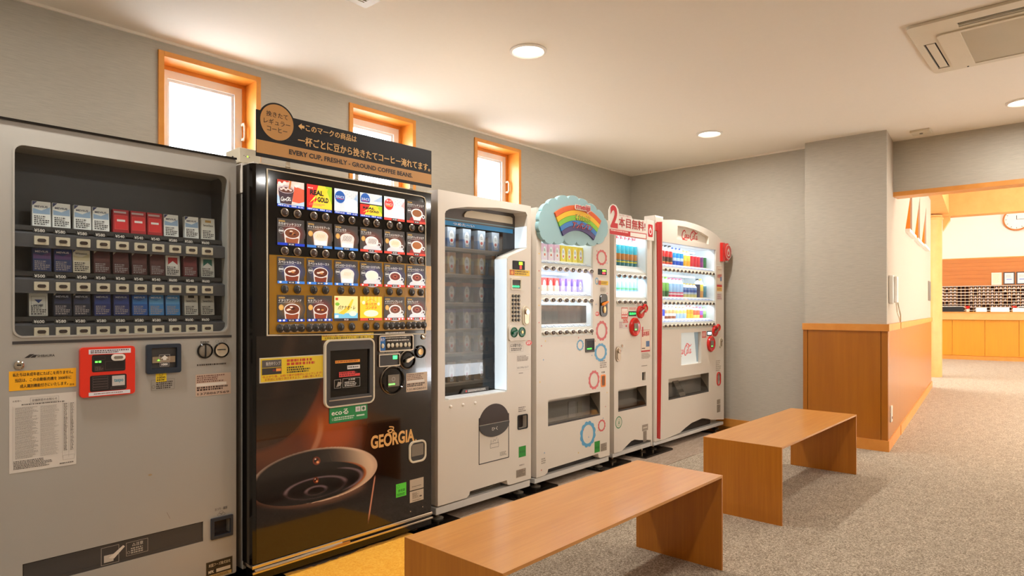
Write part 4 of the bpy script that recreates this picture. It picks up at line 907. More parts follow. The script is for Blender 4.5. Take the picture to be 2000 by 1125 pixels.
        for k in range(5): p.ell(x0 + .018 + k * .011, z0 + .075 + (k % 2) * .005, .007, .005, (226, 206, 200), 8)
        p.poly([(x0 + .052, z0 + .08), (x0 + .06, z0 + .08), (x0 + .066, z1), (x0 + .058, z1)], (196, 120, 60)).up()
        for a, b_ in ((.01, .1), (.02, .094), (.034, .104), (.088, .096), (.1, .1)): p.ell(x0 + a, z0 + b_, .008, .006, (246, 240, 236), 10)
        p.ell(x0 + .08, z0 + .05, .0, .0, WHITE, 4); script_logo(p, x0 + .016, z0 + .024, x0 + .064, z0 + .044, WHITE, 1.5)
    def rg(x0_, z0_, x1_, z1_):
        w_, h_ = x1_ - x0_, z1_ - z0_
        p.rect(x0_, z0_, x1_, z1_, (246, 222, 60)).poly([(x0_, z0_), (x0_ + w_ * .2, z0_), (x0_ + w_ * .45, z1_), (x0_, z1_)], (224, 40, 34)).poly([(x0_ + w_ * .72, z1_), (x1_, z1_), (x1_, z0_ + h_ * .2)], (170, 206, 30)).up()
        p.poly([(x0_ + w_ * .3, z0_ + h_ * .1), (x0_ + w_ * .5, z0_ + h_ * .1), (x0_ + w_ * .85, z1_ - h_ * .1), (x0_ + w_ * .62, z1_ - h_ * .1)], (250, 214, 40)).poly([(x0_ + w_ * .12, z0_ + h_ * .22), (x0_ + w_ * .3, z0_ + h_ * .5), (x0_ + w_ * .42, z0_ + h_ * .5)], (255, 240, 90)).up()
        p.text('REAL', x0_ + w_ * .12, z0_ + h_ * .56, x0_ + w_ * .66, z0_ + h_ * .78, BLACK, .05).text('GOLD', x0_ + w_ * .42, z0_ + h_ * .28, x0_ + w_ * .86, z0_ + h_ * .5, BLACK, .05).poly([(x0_ + w_ * .3, z0_ + h_ * .22), (x0_ + w_ * .42, z0_ + h_ * .42), (x0_ + w_ * .36, z0_ + h_ * .42), (x0_ + w_ * .4, z0_ + h_ * .56), (x0_ + w_ * .3, z0_ + h_ * .38)], (206, 24, 30))
    def cal(x0_, z0_, x1_, z1_, c, word, half=False):
        w_, h_ = x1_ - x0_, z1_ - z0_; p.rect(x0_, z0_, x1_, z1_, (226, 236, 242)).up().poly([(x1_, z1_ - h_ * .1), (x1_, z0_ + h_ * .3), (x0_ + w_ * .6, z0_ + h_ * .3)], tuple(int((v + 255 * 2) / 3) for v in c)).up()
        for k in range(12): p.poly([(x0_ + w_ * (.45 + .05 * (k % 6) * 1.8), z1_ - h_ * (.1 + .16 * (k // 6 + (k % 2) * .5))), (x0_ + w_ * (.46 + .05 * (k % 6) * 1.8), z1_ - h_ * (.13 + .16 * (k // 6 + (k % 2) * .5))), (x0_ + w_ * (.48 + .05 * (k % 6) * 1.8), z1_ - h_ * (.1 + .16 * (k // 6 + (k % 2) * .5)))], (60, 70, 90))
        cz = z1_ - (h_ * .36 if not half else h_ * .6); r_ = .027
        p.poly([q_ for q_ in ellp(x0_ + .03, cz, r_, r_ * 1.05, 24) if q_[1] <= z1_ and q_[1] >= z0_], c).up()
        p.text(word, x0_ + .008, cz - .006, x0_ + .052, cz + .006, WHITE, .04).rect(x0_ + .012, cz - .0105, x0_ + .048, cz - .008, (200, 40, 50) if c[2] > 150 else (250, 200, 60))
        if not half: p.poly([(x0_ + w_ * .5, z0_ + .002), (x0_ + w_ * .95, z0_ + .002), (x1_ - .003, z0_ + .05), (x0_ + w_ * .42, z0_ + .05)], (244, 248, 252)).up().ell(x0_ + w_ * .7, z0_ + .05, w_ * .27, .014, (252, 252, 254))
    if kind == 'rg': rg(x0, zb, x1, z1); p.tiny(x0 + .006, z1 - .02, x0 + .04, z1 - .012, 1, (250, 220, 200), 2).tiny(x0 + .01, z0 + .022, x0 + .1, z0 + .034, 2, (230, 120, 100), 2)
    if kind == 'cal': cal(x0, zb, x1, z1, (20, 90, 180), 'カルピス')
    if kind == 'half': cal(x0, z0 + .066, x1, z1, (20, 90, 180), 'カルピス', True); p.rect(x0, z0 + .061, x1, z0 + .066, BLACK).up(); rg(x0, zb, x1, z0 + .061)
    if kind == 'hot': cal(x0, zb, x1, z1, (220, 44, 40), 'カルピス'); p.up().text('ほっと', x0 + .014, z1 - .025, x0 + .046, z1 - .015, WHITE, .04)
    if kind == 'banana':
        p.rect(x0, zb + .018, x1, z1, (252, 236, 160)).rect(x0, zb, x1, zb + .024, (120, 200, 236)).up().poly([(x0 + .02, z0 + .035), (x0 + .05, z0 + .03), (x0 + .085, z0 + .055), (x0 + .105, z0 + .1), (x0 + .095, z0 + .102), (x0 + .072, z0 + .068), (x0 + .045, z0 + .05)], (250, 206, 60)).rect(x0 + .006, z1 - .02, x0 + .02, z1 - .008, (214, 60, 40)).ell(x0 + .016, z0 + .078, .012, .008, (130, 190, 60), 14).ell(x0 + .1, z0 + .034, .02, .012, (255, 250, 226), 16).up()
        p.text('バナナオ・レ', x0 + .018, z0 + .052, x0 + .112, z0 + .072, BLACK, .03, .2).rect(x0 + .004, z0 + .015, x0 + .022, z0 + .027, (230, 244, 250))
    if kind == 'corn':
        p.rect(x0, zb, x1, z1, (250, 206, 40)).up()
        for k in range(6): p.rect(x0 + k * .021, z1 - .03, x0 + k * .021 + .0105, z1, (252, 222, 90))
        p.up().ell(xc, z0 + .034, .042, .016, (255, 250, 216)).text('あったか', xc - .032, z0 + .072, xc + .032, z0 + .086, (222, 90, 20), .04).text('コンポタ', xc - .032, z0 + .055, xc + .032, z0 + .069, (222, 90, 20), .04).line([(xc - .03, z0 + .09), (xc, z0 + .104), (xc + .03, z0 + .09)], .0015, (200, 100, 20)).ell(x0 + .02, z0 + .086, .009, .009, (255, 240, 200), 12).ell(x1 - .02, z0 + .08, .008, .008, (255, 240, 200), 12)
    p.up().up()
    bz = .011
    if kind == 'banana': p.rect(x0, z0, x1, z0 + bz, (44, 44, 60)).rect(xc - .012, z0, xc + .012, z0 + bz, REDB)
    else: p.rect(x0, z0, x1, z0 + bz, bar)
    p.up()
    two = kind in ('cola', 'rg', 'cal', 'half')
    for cxp in ((x0 + .036, x1 - .028) if two else (xc,)):
        if not two: p.rect(cxp - .018, z0 + .0005, cxp + .018, z0 + bz - .0005, (30, 26, 30))
    p.up()
    for cxp in ((x0 + .042, x1 - .018) if two else (xc,)): p.text('¥' + price, cxp - .012, z0 + .0025, cxp + .012, z0 + .0085, (246, 244, 240), .03)
    if two:
        for u in (x0 + .004, x0 + .066): p.tiny(u, z0 + .002, u + .024, z0 + .009, 1, (236, 240, 250), 4, .9)
    elif title[:2] in ('スペ', 'イタ', 'モカ') and price == '110':
        for u in ((x0 + .006, x0 + .024, x1 - .04, x1 - .02) if z0 < 1.2 else (x0 + .008, x1 - .036)): p.ell(u + .005, z0 + .006, .006, .004, (246, 246, 248), 8)
    return p.build('product_card', 'print_lit', parent=t2)
tx = [1.381 + .140 * k for k in range(6)]
SP = 'スペシャルロースト'
rows = [[('cola', BLUE), ('rg', BLUE), ('cal', BLUE), ('half', BLUE), ('hot', REDB), ('dark', REDB, 'カカオリッチココア', '130', 'redcup', (150, 92, 50), (110, 30, 26), 2)],
        [('dark', (20, 60, 200), 'カカオリッチココア', '130', 'glass', (120, 66, 40), (160, 40, 30), 2), ('dark', LBLUE, 'キャラメルマキアート', '130', 'glass', (236, 222, 196), (190, 90, 30), 1), ('dark', LBLUE, 'カフェモカ', '130', 'glass', (240, 230, 222), (160, 60, 34), 1), ('dark', REDB, 'カフェモカ', '130', 'cup', (236, 226, 220), (150, 50, 34), 1), ('dark', REDB, 'キャラメルマキアート', '130', 'cup', (240, 224, 196), (150, 60, 34), 1), ('dark', REDB, 'カカオリッチココア', '130', 'redcup', (170, 100, 50), (140, 34, 26), 2)],
        [('dark', LBLUE, SP, '110', 'glass', (96, 40, 24), (70, 70, 150), 2), ('dark', LBLUE, SP, '110', 'glass', (96, 40, 24), (70, 70, 160), 2), ('dark', LBLUE, SP + 'カフェオレ', '110', 'glass', (244, 232, 214), (90, 90, 170), 2), ('dark', REDB, SP + 'カフェオレ', '110', 'cup', (244, 234, 214), (90, 80, 150), 2), ('dark', REDB, SP, '110', 'cup', (120, 44, 36), (70, 50, 120), 2), ('dark', REDB, SP, '110', 'cup', (120, 44, 36), (70, 50, 110), 2)],
        [('dark', BLUE, 'イタリアンブレンド', '110', 'glass', (110, 50, 26), (190, 110, 40), 1), ('dark', BLUE, 'モカブレンド', '110', 'glass', (110, 46, 26), (160, 44, 40), 1), ('banana', REDB), ('corn', REDB), ('dark', REDB, 'イタリアンブレンド', '110', 'cup', (110, 50, 30), (160, 80, 40), 1), ('dark', REDB, 'モカブレンド', '110', 'cup', (110, 44, 30), (150, 40, 30), 1)]]
bp1, bp2 = [], []
for r_, row in enumerate(rows):
    for k, a in enumerate(row):
        tile(tx[k], ZR[r_], *a)
        if r_ < 3:
            for d_ in (.034, .094): (bp1 if r_ < 2 else bp2).append((tx[k] + d_, ZR[r_] - .024))
        elif k in (2, 3):
            for d_ in (.034, .094): bp2.append((tx[k] + d_, 1.083))
        else:
            for d_ in range(4): bp2.append((tx[k] + .013 + .0335 * d_, 1.083))
            MB().plate(rrect(tx[k] - .004, 1.066, tx[k] + TW + .004, 1.1, .016), [], Y2 - .004, Y2 - .001).build('button_strip', 'dull_chrome', t2)
buttons(t2, bp1, Y2 - .002, .0145, .0145, 'button_brown', 'dull_chrome')
buttons(t2, bp2, Y2 - .004, .0135, .0145, 'button_black', 'charcoal')
# cup door
MB().plate(rrect(1.605, .714, 1.878, 1.026, .03), [rrect(1.613, .721, 1.870, 1.018, .024)], Y2 - .016, Y2 - .001).build('cup_door_rim', 'cream_plastic', t2, bevel=.002)
MB().plate(rrect(1.613, .721, 1.870, 1.018, .024), [rect(1.635, .760, 1.850, .975)], Y2 - .013, Y2 - .001).build('cup_door_frame', 'charcoal', t2, bevel=.002)
MB().box(1.635, Y2 - .003, .760, 1.850, Y2 - .0015, .975).build('cup_door_glass', 'black_gloss', t2)
MB().box(1.625, Y2 - .017, .745, 1.858, Y2 - .013, .7495).build('cup_door_handle', 'dull_chrome', t2)
p = Print(Y2 - .0045); p.rect(1.665, .915, 1.80, .928, (250, 160, 20)).rect(1.73, .884, 1.80, .902, (226, 222, 220)).rect(1.685, .858, 1.77, .874, (226, 56, 50)).rect(1.685, .85, 1.80, .862, (226, 56, 50)).frame(1.705, .8, 1.80, .842, .001, (220, 214, 206)).frame(1.66, .8, 1.695, .84, .0012, (210, 200, 190)).poly([(1.67, .805), (1.69, .81), (1.70, .825), (1.68, .83)], (150, 140, 130)).up()
p.tiny(1.668, .917, 1.798, .926, 1, (150, 60, 10), 3).tiny(1.735, .888, 1.796, .898, 1, (60, 60, 60), 4).tiny(1.688, .852, 1.79, .872, 2, (120, 16, 16), 5).text('△注意', 1.735, .832, 1.772, .84, (230, 226, 220), .02).tiny(1.715, .804, 1.795, .828, 3, (220, 214, 206), 6, .5)
p.build('door_stickers', parent=t2)
def ylw(p):
    p.tiny(1.425, .918, 1.59, .948, 2, (196, 70, 30), 5, .75).tiny(1.425, .886, 1.54, .916, 3, (60, 50, 20), 7, .7)
    p.text('仕上がり後、60秒で扉が自動的にロックします!', 1.315, .874, 1.595, .884, (196, 60, 30), .02).text('お早目にお取り頂きますよう、お願い致します。', 1.325, .862, 1.59, .872, (180, 60, 30), .02)
    p.rect(1.312, .918, 1.40, .95, (90, 84, 80)).rect(1.312, .888, 1.40, .916, (50, 44, 40)).up().text('販売中ランプ', 1.33, .926, 1.395, .942, (220, 214, 206), .01).ell(1.365, .905, .006, .005, (120, 20, 40), 10).rect(1.375, .9, 1.398, .912, (240, 150, 60))
MB().plate(rect(1.303, .854, 1.604, .960), [], Y2 - .004, Y2 - .001).build('notice_holder', 'cream_plastic', t2)
sticker(t2, 'yellow_notice', 1.307, .858, 1.601, .956, Y2 - .0045, (232, 200, 30), ylw)
sticker(t2, 'yellow_notice', 1.597, 1.024, 1.88, 1.0515, Y2 - .001, (232, 200, 30), lambda p: p.text('出来上がり後、60秒で扉が自動的にロックします!', 1.603, 1.039, 1.875, 1.049, (170, 60, 30), .02).text('お早目にお取り頂きますよう、お願い致します。', 1.612, 1.027, 1.87, 1.037, (40, 30, 10), .02))
MB().plate(rrect(1.634, .640, 1.844, .713, .006), [], Y2 - .004, Y2 - .001).build('eco_plate', 'green_plastic', t2)
p = Print(Y2 - .0048); p.poly(rrect(1.637, .643, 1.841, .710, .005), (16, 140, 70)).up().text('ecoる', 1.646, .676, 1.735, .701, WHITE, .03).rect(1.775, .68, 1.802, .704, (220, 220, 220)).rect(1.806, .68, 1.833, .704, (220, 220, 220)).up().ell(1.8195, .692, .008, .008, (40, 110, 60), 12).ell(1.7885, .692, .008, .006, (180, 180, 180), 12).ring(1.652, .658, .005, .005, .001, WHITE, 12).tiny(1.66, .65, 1.77, .668, 2, (214, 236, 220), 3).rect(1.78, .658, 1.825, .665, (200, 224, 206)); p.build('eco_lettering', parent=t2)
p = Print(Y2 - .002)
p.text('GEORGIA', 1.864, .487, 2.134, .552, (224, 170, 96), .035).up().line(smooth_path([(2.005, .555), (1.985, .568), (1.965, .562), (1.985, .552), (2.0, .575), (1.975, .582)]), .006, (224, 170, 96)).ell(2.143, .492, .004, .004, (224, 170, 96), 10)
p.build('brand_lettering', parent=t2)
MB().plate(rrect(2.096, .376, 2.208, .488, .03), [rrect(2.105, .385, 2.199, .479, .024)], Y2 - .01, Y2 - .001).build('coin_return_rim', 'cream_plastic', t2, bevel=.002)
MB().plate(rrect(2.105, .385, 2.199, .479, .024), [], Y2 - .004, Y2 - .001).build('coin_return_flap', 'charcoal', t2)
MB().plate(rect(2.112, .41, 2.19, .47), [], Y2 - .007, Y2 - .004).build('coin_return_window', 'tan_grey', t2)
MB().plate(rrect(1.908, .955, 2.122, 1.036, .01), [rrect(1.914, .961, 2.116, 1.030, .006)], Y2 - .01, Y2 - .001).build('strength_panel_rim', 'dull_chrome', t2, bevel=.002)
p = Print(Y2 - .0025); p.rect(1.915, .962, 1.95, 1.029, (20, 110, 190)).tiny(1.95, 1.018, 2.09, 1.026, 1, (220, 214, 206), 3).tiny(1.96, 1.004, 2.11, 1.014, 1, (226, 220, 214), 4).text('氷少', 1.921, 1.008, 1.945, 1.024, WHITE, .02).tiny(1.95, 1.042, 2.08, 1.05, 1, (220, 214, 206), 8, .9); p.build('strength_print', parent=t2)
buttons(t2, [(1.932, .985)] + [(1.967 + .0245 * k + (k // 2) * .004, .985) for k in range(6)], Y2 - .003, .009, .0115, 'cream_plastic', None, .005)
MB().plate(rrect(1.908, .882, 2.037, .944, .005), [rrect(1.913, .887, 2.032, .939, .003)], Y2 - .008, Y2 - .001).build('display_rim', 'dull_chrome', t2, bevel=.001)
MB().box(1.913, Y2 - .003, .887, 2.032, Y2 - .0015, .939).build('display_screen', 'charcoal', t2)
p = Print(Y2 - .004); p.rect(1.995, .916, 2.022, .934, (60, 250, 110)); p.build('status_light', 'led', parent=t2)
sticker(t2, 'display_sticker', 1.913, .945, 2.033, .957, Y2 - .001, (150, 140, 126), lambda p: p.text('販売中ランプが', 1.945, .947, 2.025, .955, (40, 34, 30), .02))
coin_round(t2, 2.085, .908, Y2 - .002, .046, 'black_gloss', 'dull_chrome')
MB().lathe([(.049, 0), (.049, -.006), (.046, -.007), (.046, 0)], (2.085, Y2 - .001, .908), 32, 'y').build('dial_rim', 'dull_chrome', t2, smooth=True)
MB().lathe([(.033, 0), (.033, -.009), (.028, -.011), (.026, -.003), (.001, -.003)], (2.172, Y2 - .001, .945), 28, 'y').build('coin_slot_ring', 'black_gloss', t2, smooth=True)
MB().lathe([(.019, -.003), (.017, -.007), (.01, -.006)], (2.172, Y2 - .001, .945), 20, 'y').build('coin_slot', 'brass', t2, smooth=True)
MB().lathe([(.070, 0), (.070, -.012), (.064, -.016), (.058, -.005), (.001, -.005)], (1.991, Y2 - .001, .812), 36, 'y').build('bill_dial', 'black_gloss', t2, smooth=True)
MB().lathe([(.072, 0), (.072, -.007), (.069, -.008), (.069, 0)], (1.991, Y2 - .001, .812), 36, 'y').build('dial_rim', 'dull_chrome', t2, smooth=True)
MB().box(1.96, Y2 - .012, .78, 2.03, Y2 - .006, .84).build('bill_slot', 'tan_grey', t2, bevel=.002)
p = Print(Y2 - .0128); p.ring(1.992, .818, .01, .01, .0015, (220, 214, 206)); p.build('bill_mark', parent=t2)
p = Print(Y2 - .0128); p.rect(1.962, .79, 2.0, .796, (110, 255, 90)); p.build('status_light', 'led', parent=t2)
sticker(t2, 'service_sticker', 2.081, .743, 2.22, .838, Y2 - .001, (206, 182, 156), lambda p: p.tiny(2.087, .80, 2.20, .834, 4, (120, 90, 76), 3).rect(2.083, .788, 2.20, .8, (226, 216, 204)).tiny(2.087, .766, 2.21, .785, 2, (70, 50, 44), 5, .75).text('1314028501', 2.089, .75, 2.21, .76, (60, 40, 36), .01))
sticker(t2, 'green_sticker', 2.016, .220, 2.081, .287, Y2 - .001, (90, 214, 60), lambda p: p.ring(2.03, .273, .008, .008, .001, (20, 90, 20)).text('許可済', 2.03, .244, 2.072, .258, (20, 80, 20), .02).tiny(2.022, .225, 2.075, .238, 2, (20, 90, 20), 4))
sticker(t2, 'paper_label', 2.104, .236, 2.195, .291, Y2 - .001, (186, 172, 152), lambda p: p.tiny(2.118, .25, 2.185, .256, 1, (90, 80, 70), 3))
sticker(t2, 'paper_label', 2.104, .174, 2.195, .231, Y2 - .001, (196, 182, 162), lambda p: p.frame(2.12, .19, 2.165, .222, .0008, (110, 96, 84)).tiny(2.122, .192, 2.162, .22, 5, (120, 106, 92), 3).ell(2.175, .197, .009, .004, (80, 70, 60), 10).tiny(2.12, .178, 2.18, .184, 1, (90, 80, 70), 4))
MB().lathe([(.014, 0), (.014, -.006), (.009, -.01), (.004, -.006)], (2.192, Y2 - .001, 1.021), 16, 'y').build('lock', 'chrome', t2, smooth=True)
for x, z in ((2.107, .131), (2.188, .137)): MB().lathe([(.004, 0), (.003, -.003)], (x, Y2 - .001, z), 10, 'y').build('screw', 'chrome', t2)
# banner on the coffee machine
YB = Y2 - .012
bn = thing('banner_sign', 'black and gold printed banner board standing on top of the coffee machine', 'sign', (1.77, YB, 1.8))
cxb, czb, rb = 1.3765, 1.961, .0755
x0b, x1b, topz = 1.2835, 2.240, 1.997
a0 = math.degrees(math.asin((topz - czb) / (rb + .007)))
outl = [(x0b, 1.803), (x1b, 1.803), (x1b, topz)] + [(cxb + (rb + .007) * math.cos(math.radians(a)), czb + (rb + .007) * math.sin(math.radians(a))) for a in np.linspace(a0, 180 - a0, 24)] + [(x0b, topz)]
MB().plate(outl, [], YB, YB + .004).build('board', 'black_plastic', bn)
p = Print(YB - .0006); GD = (190, 138, 78)
p.rect(x0b + .001, 1.818, x1b - .001, 1.873, GD).ell(cxb, czb, rb, rb, GD, 48).up()
p.text('挽きたて', cxb - .049, 1.980, cxb + .049, 2.003, (36, 26, 22), .012).text('レギュラー', cxb - .060, 1.948, cxb + .060, 1.971, (36, 26, 22), .012).text('コーヒー', cxb - .046, 1.919, cxb + .046, 1.940, (36, 26, 22), .012)
p.poly([(1.474, 1.967), (1.491, 1.981), (1.491, 1.973), (1.504, 1.973), (1.504, 1.961), (1.491, 1.961), (1.491, 1.953)], (222, 176, 110))
p.text('このマークの商品は', 1.511, 1.952, 1.775, 1.982, (222, 176, 110), .03).text('一杯ごとに豆から挽きたてコーヒー淹れてます。', 1.474, 1.886, 2.228, 1.925, (222, 176, 110), .03)
p.text('EVERY CUP, FRESHLY - GROUND COFFEE BEANS.', 1.431, 1.832, 2.112, 1.858, (26, 20, 18), .03)
p.build('banner_print', parent=bn)
for x in (1.42, 1.77, 2.1): MB().box(x, YB + .004, 1.779, x + .02, YB + .006, 1.86).box(x, YB + .004, 1.779, x + .02, YB + .05, 1.781).build('bracket', 'cream_plastic', bn)
# ================================================================== 3  TALL SHOWCASE MACHINE
Y3 = 2.62
t3 = thing('carton_machine', 'white vending machine with a tall dark glass showcase and a keypad', 'vending machine', (2.70, 2.95, 0))
op = [(2.364, .668), (2.862, .668), (2.867, .675), (2.867, 1.470), (2.875, 1.482), (2.92, 1.5), (3.048, 1.545), (3.05, 1.75), (3.035, 1.768), (2.80, 1.766), (2.53, 1.741), (2.40, 1.715), (2.372, 1.70), (2.364, 1.685)]
fo = rrect(2.640, .29, 2.868, .545, .004)
MB().plate([(2.313, .105), (2.53, .105), (2.548, .118), (2.553, .136), (2.862, .138), (2.868, .112), (2.885, .105), (3.085, .105), (3.085, 1.810), (2.313, 1.810)], [op, rrect(2.962, .43, 3.048, .512, .01)], Y3, Y3 + .105).build('door', 'white_metal', t3)
MB().box(2.309, Y3 + .105, .055, 3.088, Y3 + .75, .66).box(2.309, Y3 + .105, .66, 2.335, Y3 + .75, 1.812).box(3.065, Y3 + .105, .66, 3.088, Y3 + .75, 1.812).box(2.335, Y3 + .6, .66, 3.065, Y3 + .75, 1.812).box(2.335, Y3 + .105, 1.775, 3.065, Y3 + .6, 1.812).build('cabinet', 'white_metal', t3)
MB().box(2.309, Y3 + .01, .055, 3.088, Y3 + .105, .094).build('base_rail', 'cool_metal', t3, bevel=.003)
MB().box(2.5, Y3 + .06, .09, 2.95, Y3 + .1, .15).build('vent_back', 'vent_dark', t3)
for k in range(4): MB().box(2.55, Y3 + .05, .098 + k * .01, 2.86, Y3 + .06, .101 + k * .01).build('vent_slat', 'tan_grey', t3)
feet(t3, 2.36, 3.03, Y3 + .06, Y3 + .6, .055, 'tan_grey')
MB().box(2.335, Y3 + .104, .66, 3.065, Y3 + .108, 1.775).build('showcase_glass', 'showcase_glass', t3)
MB().box(2.335, Y3 + .108, .66, 2.345, Y3 + .59, 1.775).box(3.055, Y3 + .108, .66, 3.065, Y3 + .59, 1.775).box(2.335, Y3 + .59, .66, 3.065, Y3 + .6, 1.775).box(2.335, Y3 + .108, .655, 3.065, Y3 + .59, .665).build('showcase_liner', 'dark_interior', t3)
p = Print(Y3 + .1035); p.rect(2.3, 1.668, 3.06, 1.78, (84, 76, 72)).rect(2.3, .66, 2.392, 1.67, (70, 58, 48)).up()
p.rect(2.392, 1.642, 3.03, 1.668, (30, 140, 206)).rect(2.392, 1.676, 3.04, 1.683, (120, 150, 160)).up().text('つめた〜い', 2.52, 1.6475, 2.69, 1.662, WHITE, .03)
p.build('glass_print', parent=t3)
MB().plate([(2.60, 1.700), (3.02, 1.700), (3.02, 1.738), (3.0, 1.745), (2.66, 1.744), (2.62, 1.735), (2.60, 1.715)], [], Y3 + .094, Y3 + .102).build('lamp_cover', 'cream_plastic', t3, bevel=.002)
MB().box(2.87, Y3 + .1, .66, 2.885, Y3 + .104, 1.5).build('glass_edge', 'charcoal', t3)
MB().box(2.861, Y3 + .006, .68, 2.866, Y3 + .1, 1.468).build('light_panel', 'soft_light', t3); MB().box(3.044, Y3 + .006, 1.55, 3.049, Y3 + .1, 1.68).build('light_panel', 'soft_light', t3); MB().box(2.40, Y3 + .01, .669, 2.86, Y3 + .1, .674).build('sill', 'white_interior', t3)
MB().plate([(2.57, .675), (2.80, .675), (2.80, .70), (2.59, .70)], [], Y3 + .092, Y3 + .1).build('sill_plate', 'charcoal', t3)
sticker(t3, 'sill_label', 2.60, .678, 2.79, .697, Y3 + .0915, (60, 54, 52), lambda p: p.ell(2.612, .688, .007, .006, (200, 40, 40), 10).tiny(2.625, .681, 2.785, .695, 2, (220, 216, 210), 3))
pass3 = [(440, 486), (486, 525), (537, 580), (595, 628), (640, 678), (702, 736)]
rowz = [1.53, 1.375, 1.205, 1.05, .91, .735]
cols3 = [[(90, 130, 170), (170, 180, 190), (190, 196, 200)], [(196, 140, 50), (220, 190, 120), (196, 130, 60)], [(60, 50, 70), (70, 60, 90), (170, 90, 50)], [(150, 150, 160), (170, 170, 176), (100, 90, 150)], [(150, 110, 80), (180, 160, 130), (160, 160, 150)], [(150, 120, 80), (170, 140, 96), (160, 140, 110)]]
for r_, z in enumerate(rowz):
    MB().box(2.345, Y3 + .18, z - .012, 3.055, Y3 + .56, z).build('shelf', 'dull_chrome', t3)
    MB().box(2.345, Y3 + .176, z - .022, 3.055, Y3 + .18, z - .006).build('shelf_lip', 'tan_grey', t3)
    sp = []
    for k in range(5):
        x = 2.46 + k * .125
        sp.append((x, 'carton', .118 if r_ != 1 else .125, .033, ((.45, cols3[r_][0]), (.35, cols3[r_][1]), (.2, cols3[r_][2])), (200, 60, 50), 'small drink carton on shelf %s of the tall glass showcase' % ('one (top)', 'two from the top', 'three from the top', 'four from the top', 'five from the top', 'six (bottom)')[r_], 'cartons on one shelf of the tall showcase, row ' + 'abcdef'[r_]))
        MB().box(x + .038, Y3 + .17, z, x + .041, Y3 + .3, z + .08).build('divider', 'charcoal', t3)
        p = Print(Y3 + .168); p.rect(x - .03, z + .008, x - .002, z + .022, (214, 210, 204)).up().text('¥%d' % (100 + 20 * (r_ % 3)), x - .026, z + .011, x - .006, z + .019, (60, 60, 60), .02); p.build('price_tag', parent=t3)
    put_drinks(sp, Y3 + .22, z + .0005, '', t3)
MB().box(2.36, Y3 + .125, 1.70, 3.03, Y3 + .14, 1.712).build('lamp_tube', 'soft_light', t3)
area('showcase_light', (2.7, Y3 + .13, 1.66), .6, 1.1, (.85, .93, 1), (math.radians(30), 0, 0), .04, 'RECTANGLE')
# control column
MB().plate(rrect(2.913, 1.408, 3.022, 1.461, .003), [], Y3 - .004, Y3).build('display', 'black_plastic', t3)
p = Print(Y3 - .0045); p.rect(2.968, 1.437, 3.0, 1.455, (150, 240, 30)); p.build('green_lamp', 'led', parent=t3)
p = Print(Y3 - .0045); p.rect(2.975, 1.412, 2.992, 1.434, (250, 40, 30)); p.build('red_lamp', 'led', parent=t3)
sticker(t3, 'yellow_notice', 2.885, 1.371, 3.072, 1.406, Y3, (240, 196, 20), lambda p: p.rect(2.887, 1.373, 2.93, 1.404, (190, 80, 30)).up().ell(2.909, 1.388, .012, .012, (236, 160, 60), 14).tiny(2.935, 1.375, 3.066, 1.402, 2, (130, 90, 10), 5))
MB().plate(rrect(2.897, 1.282, 2.99, 1.356, .004), [rrect(2.906, 1.292, 2.982, 1.344, .002)], Y3 - .006, Y3).build('price_display_frame', 'cream_plastic', t3, bevel=.001)
MB().box(2.906, Y3 - .001, 1.292, 2.982, Y3 - .0005, 1.344).build('price_display', 'charcoal', t3)
p = Print(Y3 - .0015); p.text('0000', 2.912, 1.298, 2.975, 1.310, (40, 220, 130), .02); p.build('digits', 'led', parent=t3)
MB().plate(rrect(2.896, 1.086, 2.982, 1.260, .004), [], Y3 - .003, Y3).build('keypad', 'cream_plastic', t3)
buttons(t3, [(2.912 + .027 * a, 1.245 - .0242 * b_) for b_ in range(7) for a in range(3)], Y3 - .003, .0105, .0095, 'button_black', None, .005, 'key')
long_lock(t3, 3.000, 1.062, 3.062, 1.185, Y3)
MB().plate(rrect(2.872, .972, 3.034, 1.066, .022), [], Y3 - .008, Y3).build('coin_plate', 'white_metal', t3, bevel=.003)
for x, m_ in ((2.918, 'green_plastic'), (2.99, 'green_plastic')):
    MB().lathe([(.031, 0), (.031, -.004), (.026, -.006), (.024, -.002), (.001, -.002)], (x, Y3 - .008, 1.025), 24, 'y').build('coin_dial', m_, t3, smooth=True)
MB().plate([(2.90, 1.012), (2.944, 1.03), (2.944, 1.038), (2.90, 1.026)], [], Y3 - .022, Y3 - .01).build('lever', 'green_plastic', t3, bevel=.002)
MB().lathe([(.01, -.002), (.009, -.006)], (2.99, Y3 - .008, 1.025), 14, 'y').build('coin_slot', 'brass', t3)
p = Print(Y3 - .0005); p.text('おつり・返却', 2.885, .995, 2.945, .9965, (50, 50, 50), .0); p.frame(2.886, .905, 3.01, .962, .0008, (110, 96, 84)).text('にお取り出し', 2.895, .935, 3.0, .955, (60, 52, 46), .03).tiny(2.9, .91, 3.0, .93, 2, (80, 70, 62), 3)
p.frame(2.95, .79, 3.07, .885, .0006, (150, 136, 122)).tiny(2.955, .845, 3.06, .88, 4, (130, 116, 104), 4).text('0019961017', 2.955, .80, 3.06, .812, (110, 100, 90), 0).tiny(2.97, .768, 3.02, .776, 1, (120, 106, 96), 6).tiny(2.967, .532, 3.04, .566, 3, (120, 106, 96), 8).tiny(2.975, .20, 3.03, .212, 1, (150, 140, 130), 9)
p.ell(3.065, .955, .03, .016, (220, 90, 90), 16).up().tiny(3.045, .946, 3.085, .965, 2, WHITE, 2)
p.build('front_print', parent=t3)
MB().box(2.962, Y3 + .035, .43, 3.048, Y3 + .04, .512).build('coin_return_cup', 'dark_interior', t3)
MB().plate(rrect(2.958, .426, 3.052, .516, .01), [rrect(2.965, .433, 3.045, .509, .008)], Y3 - .004, Y3 + .001).build('coin_return_rim', 'black_plastic', t3)
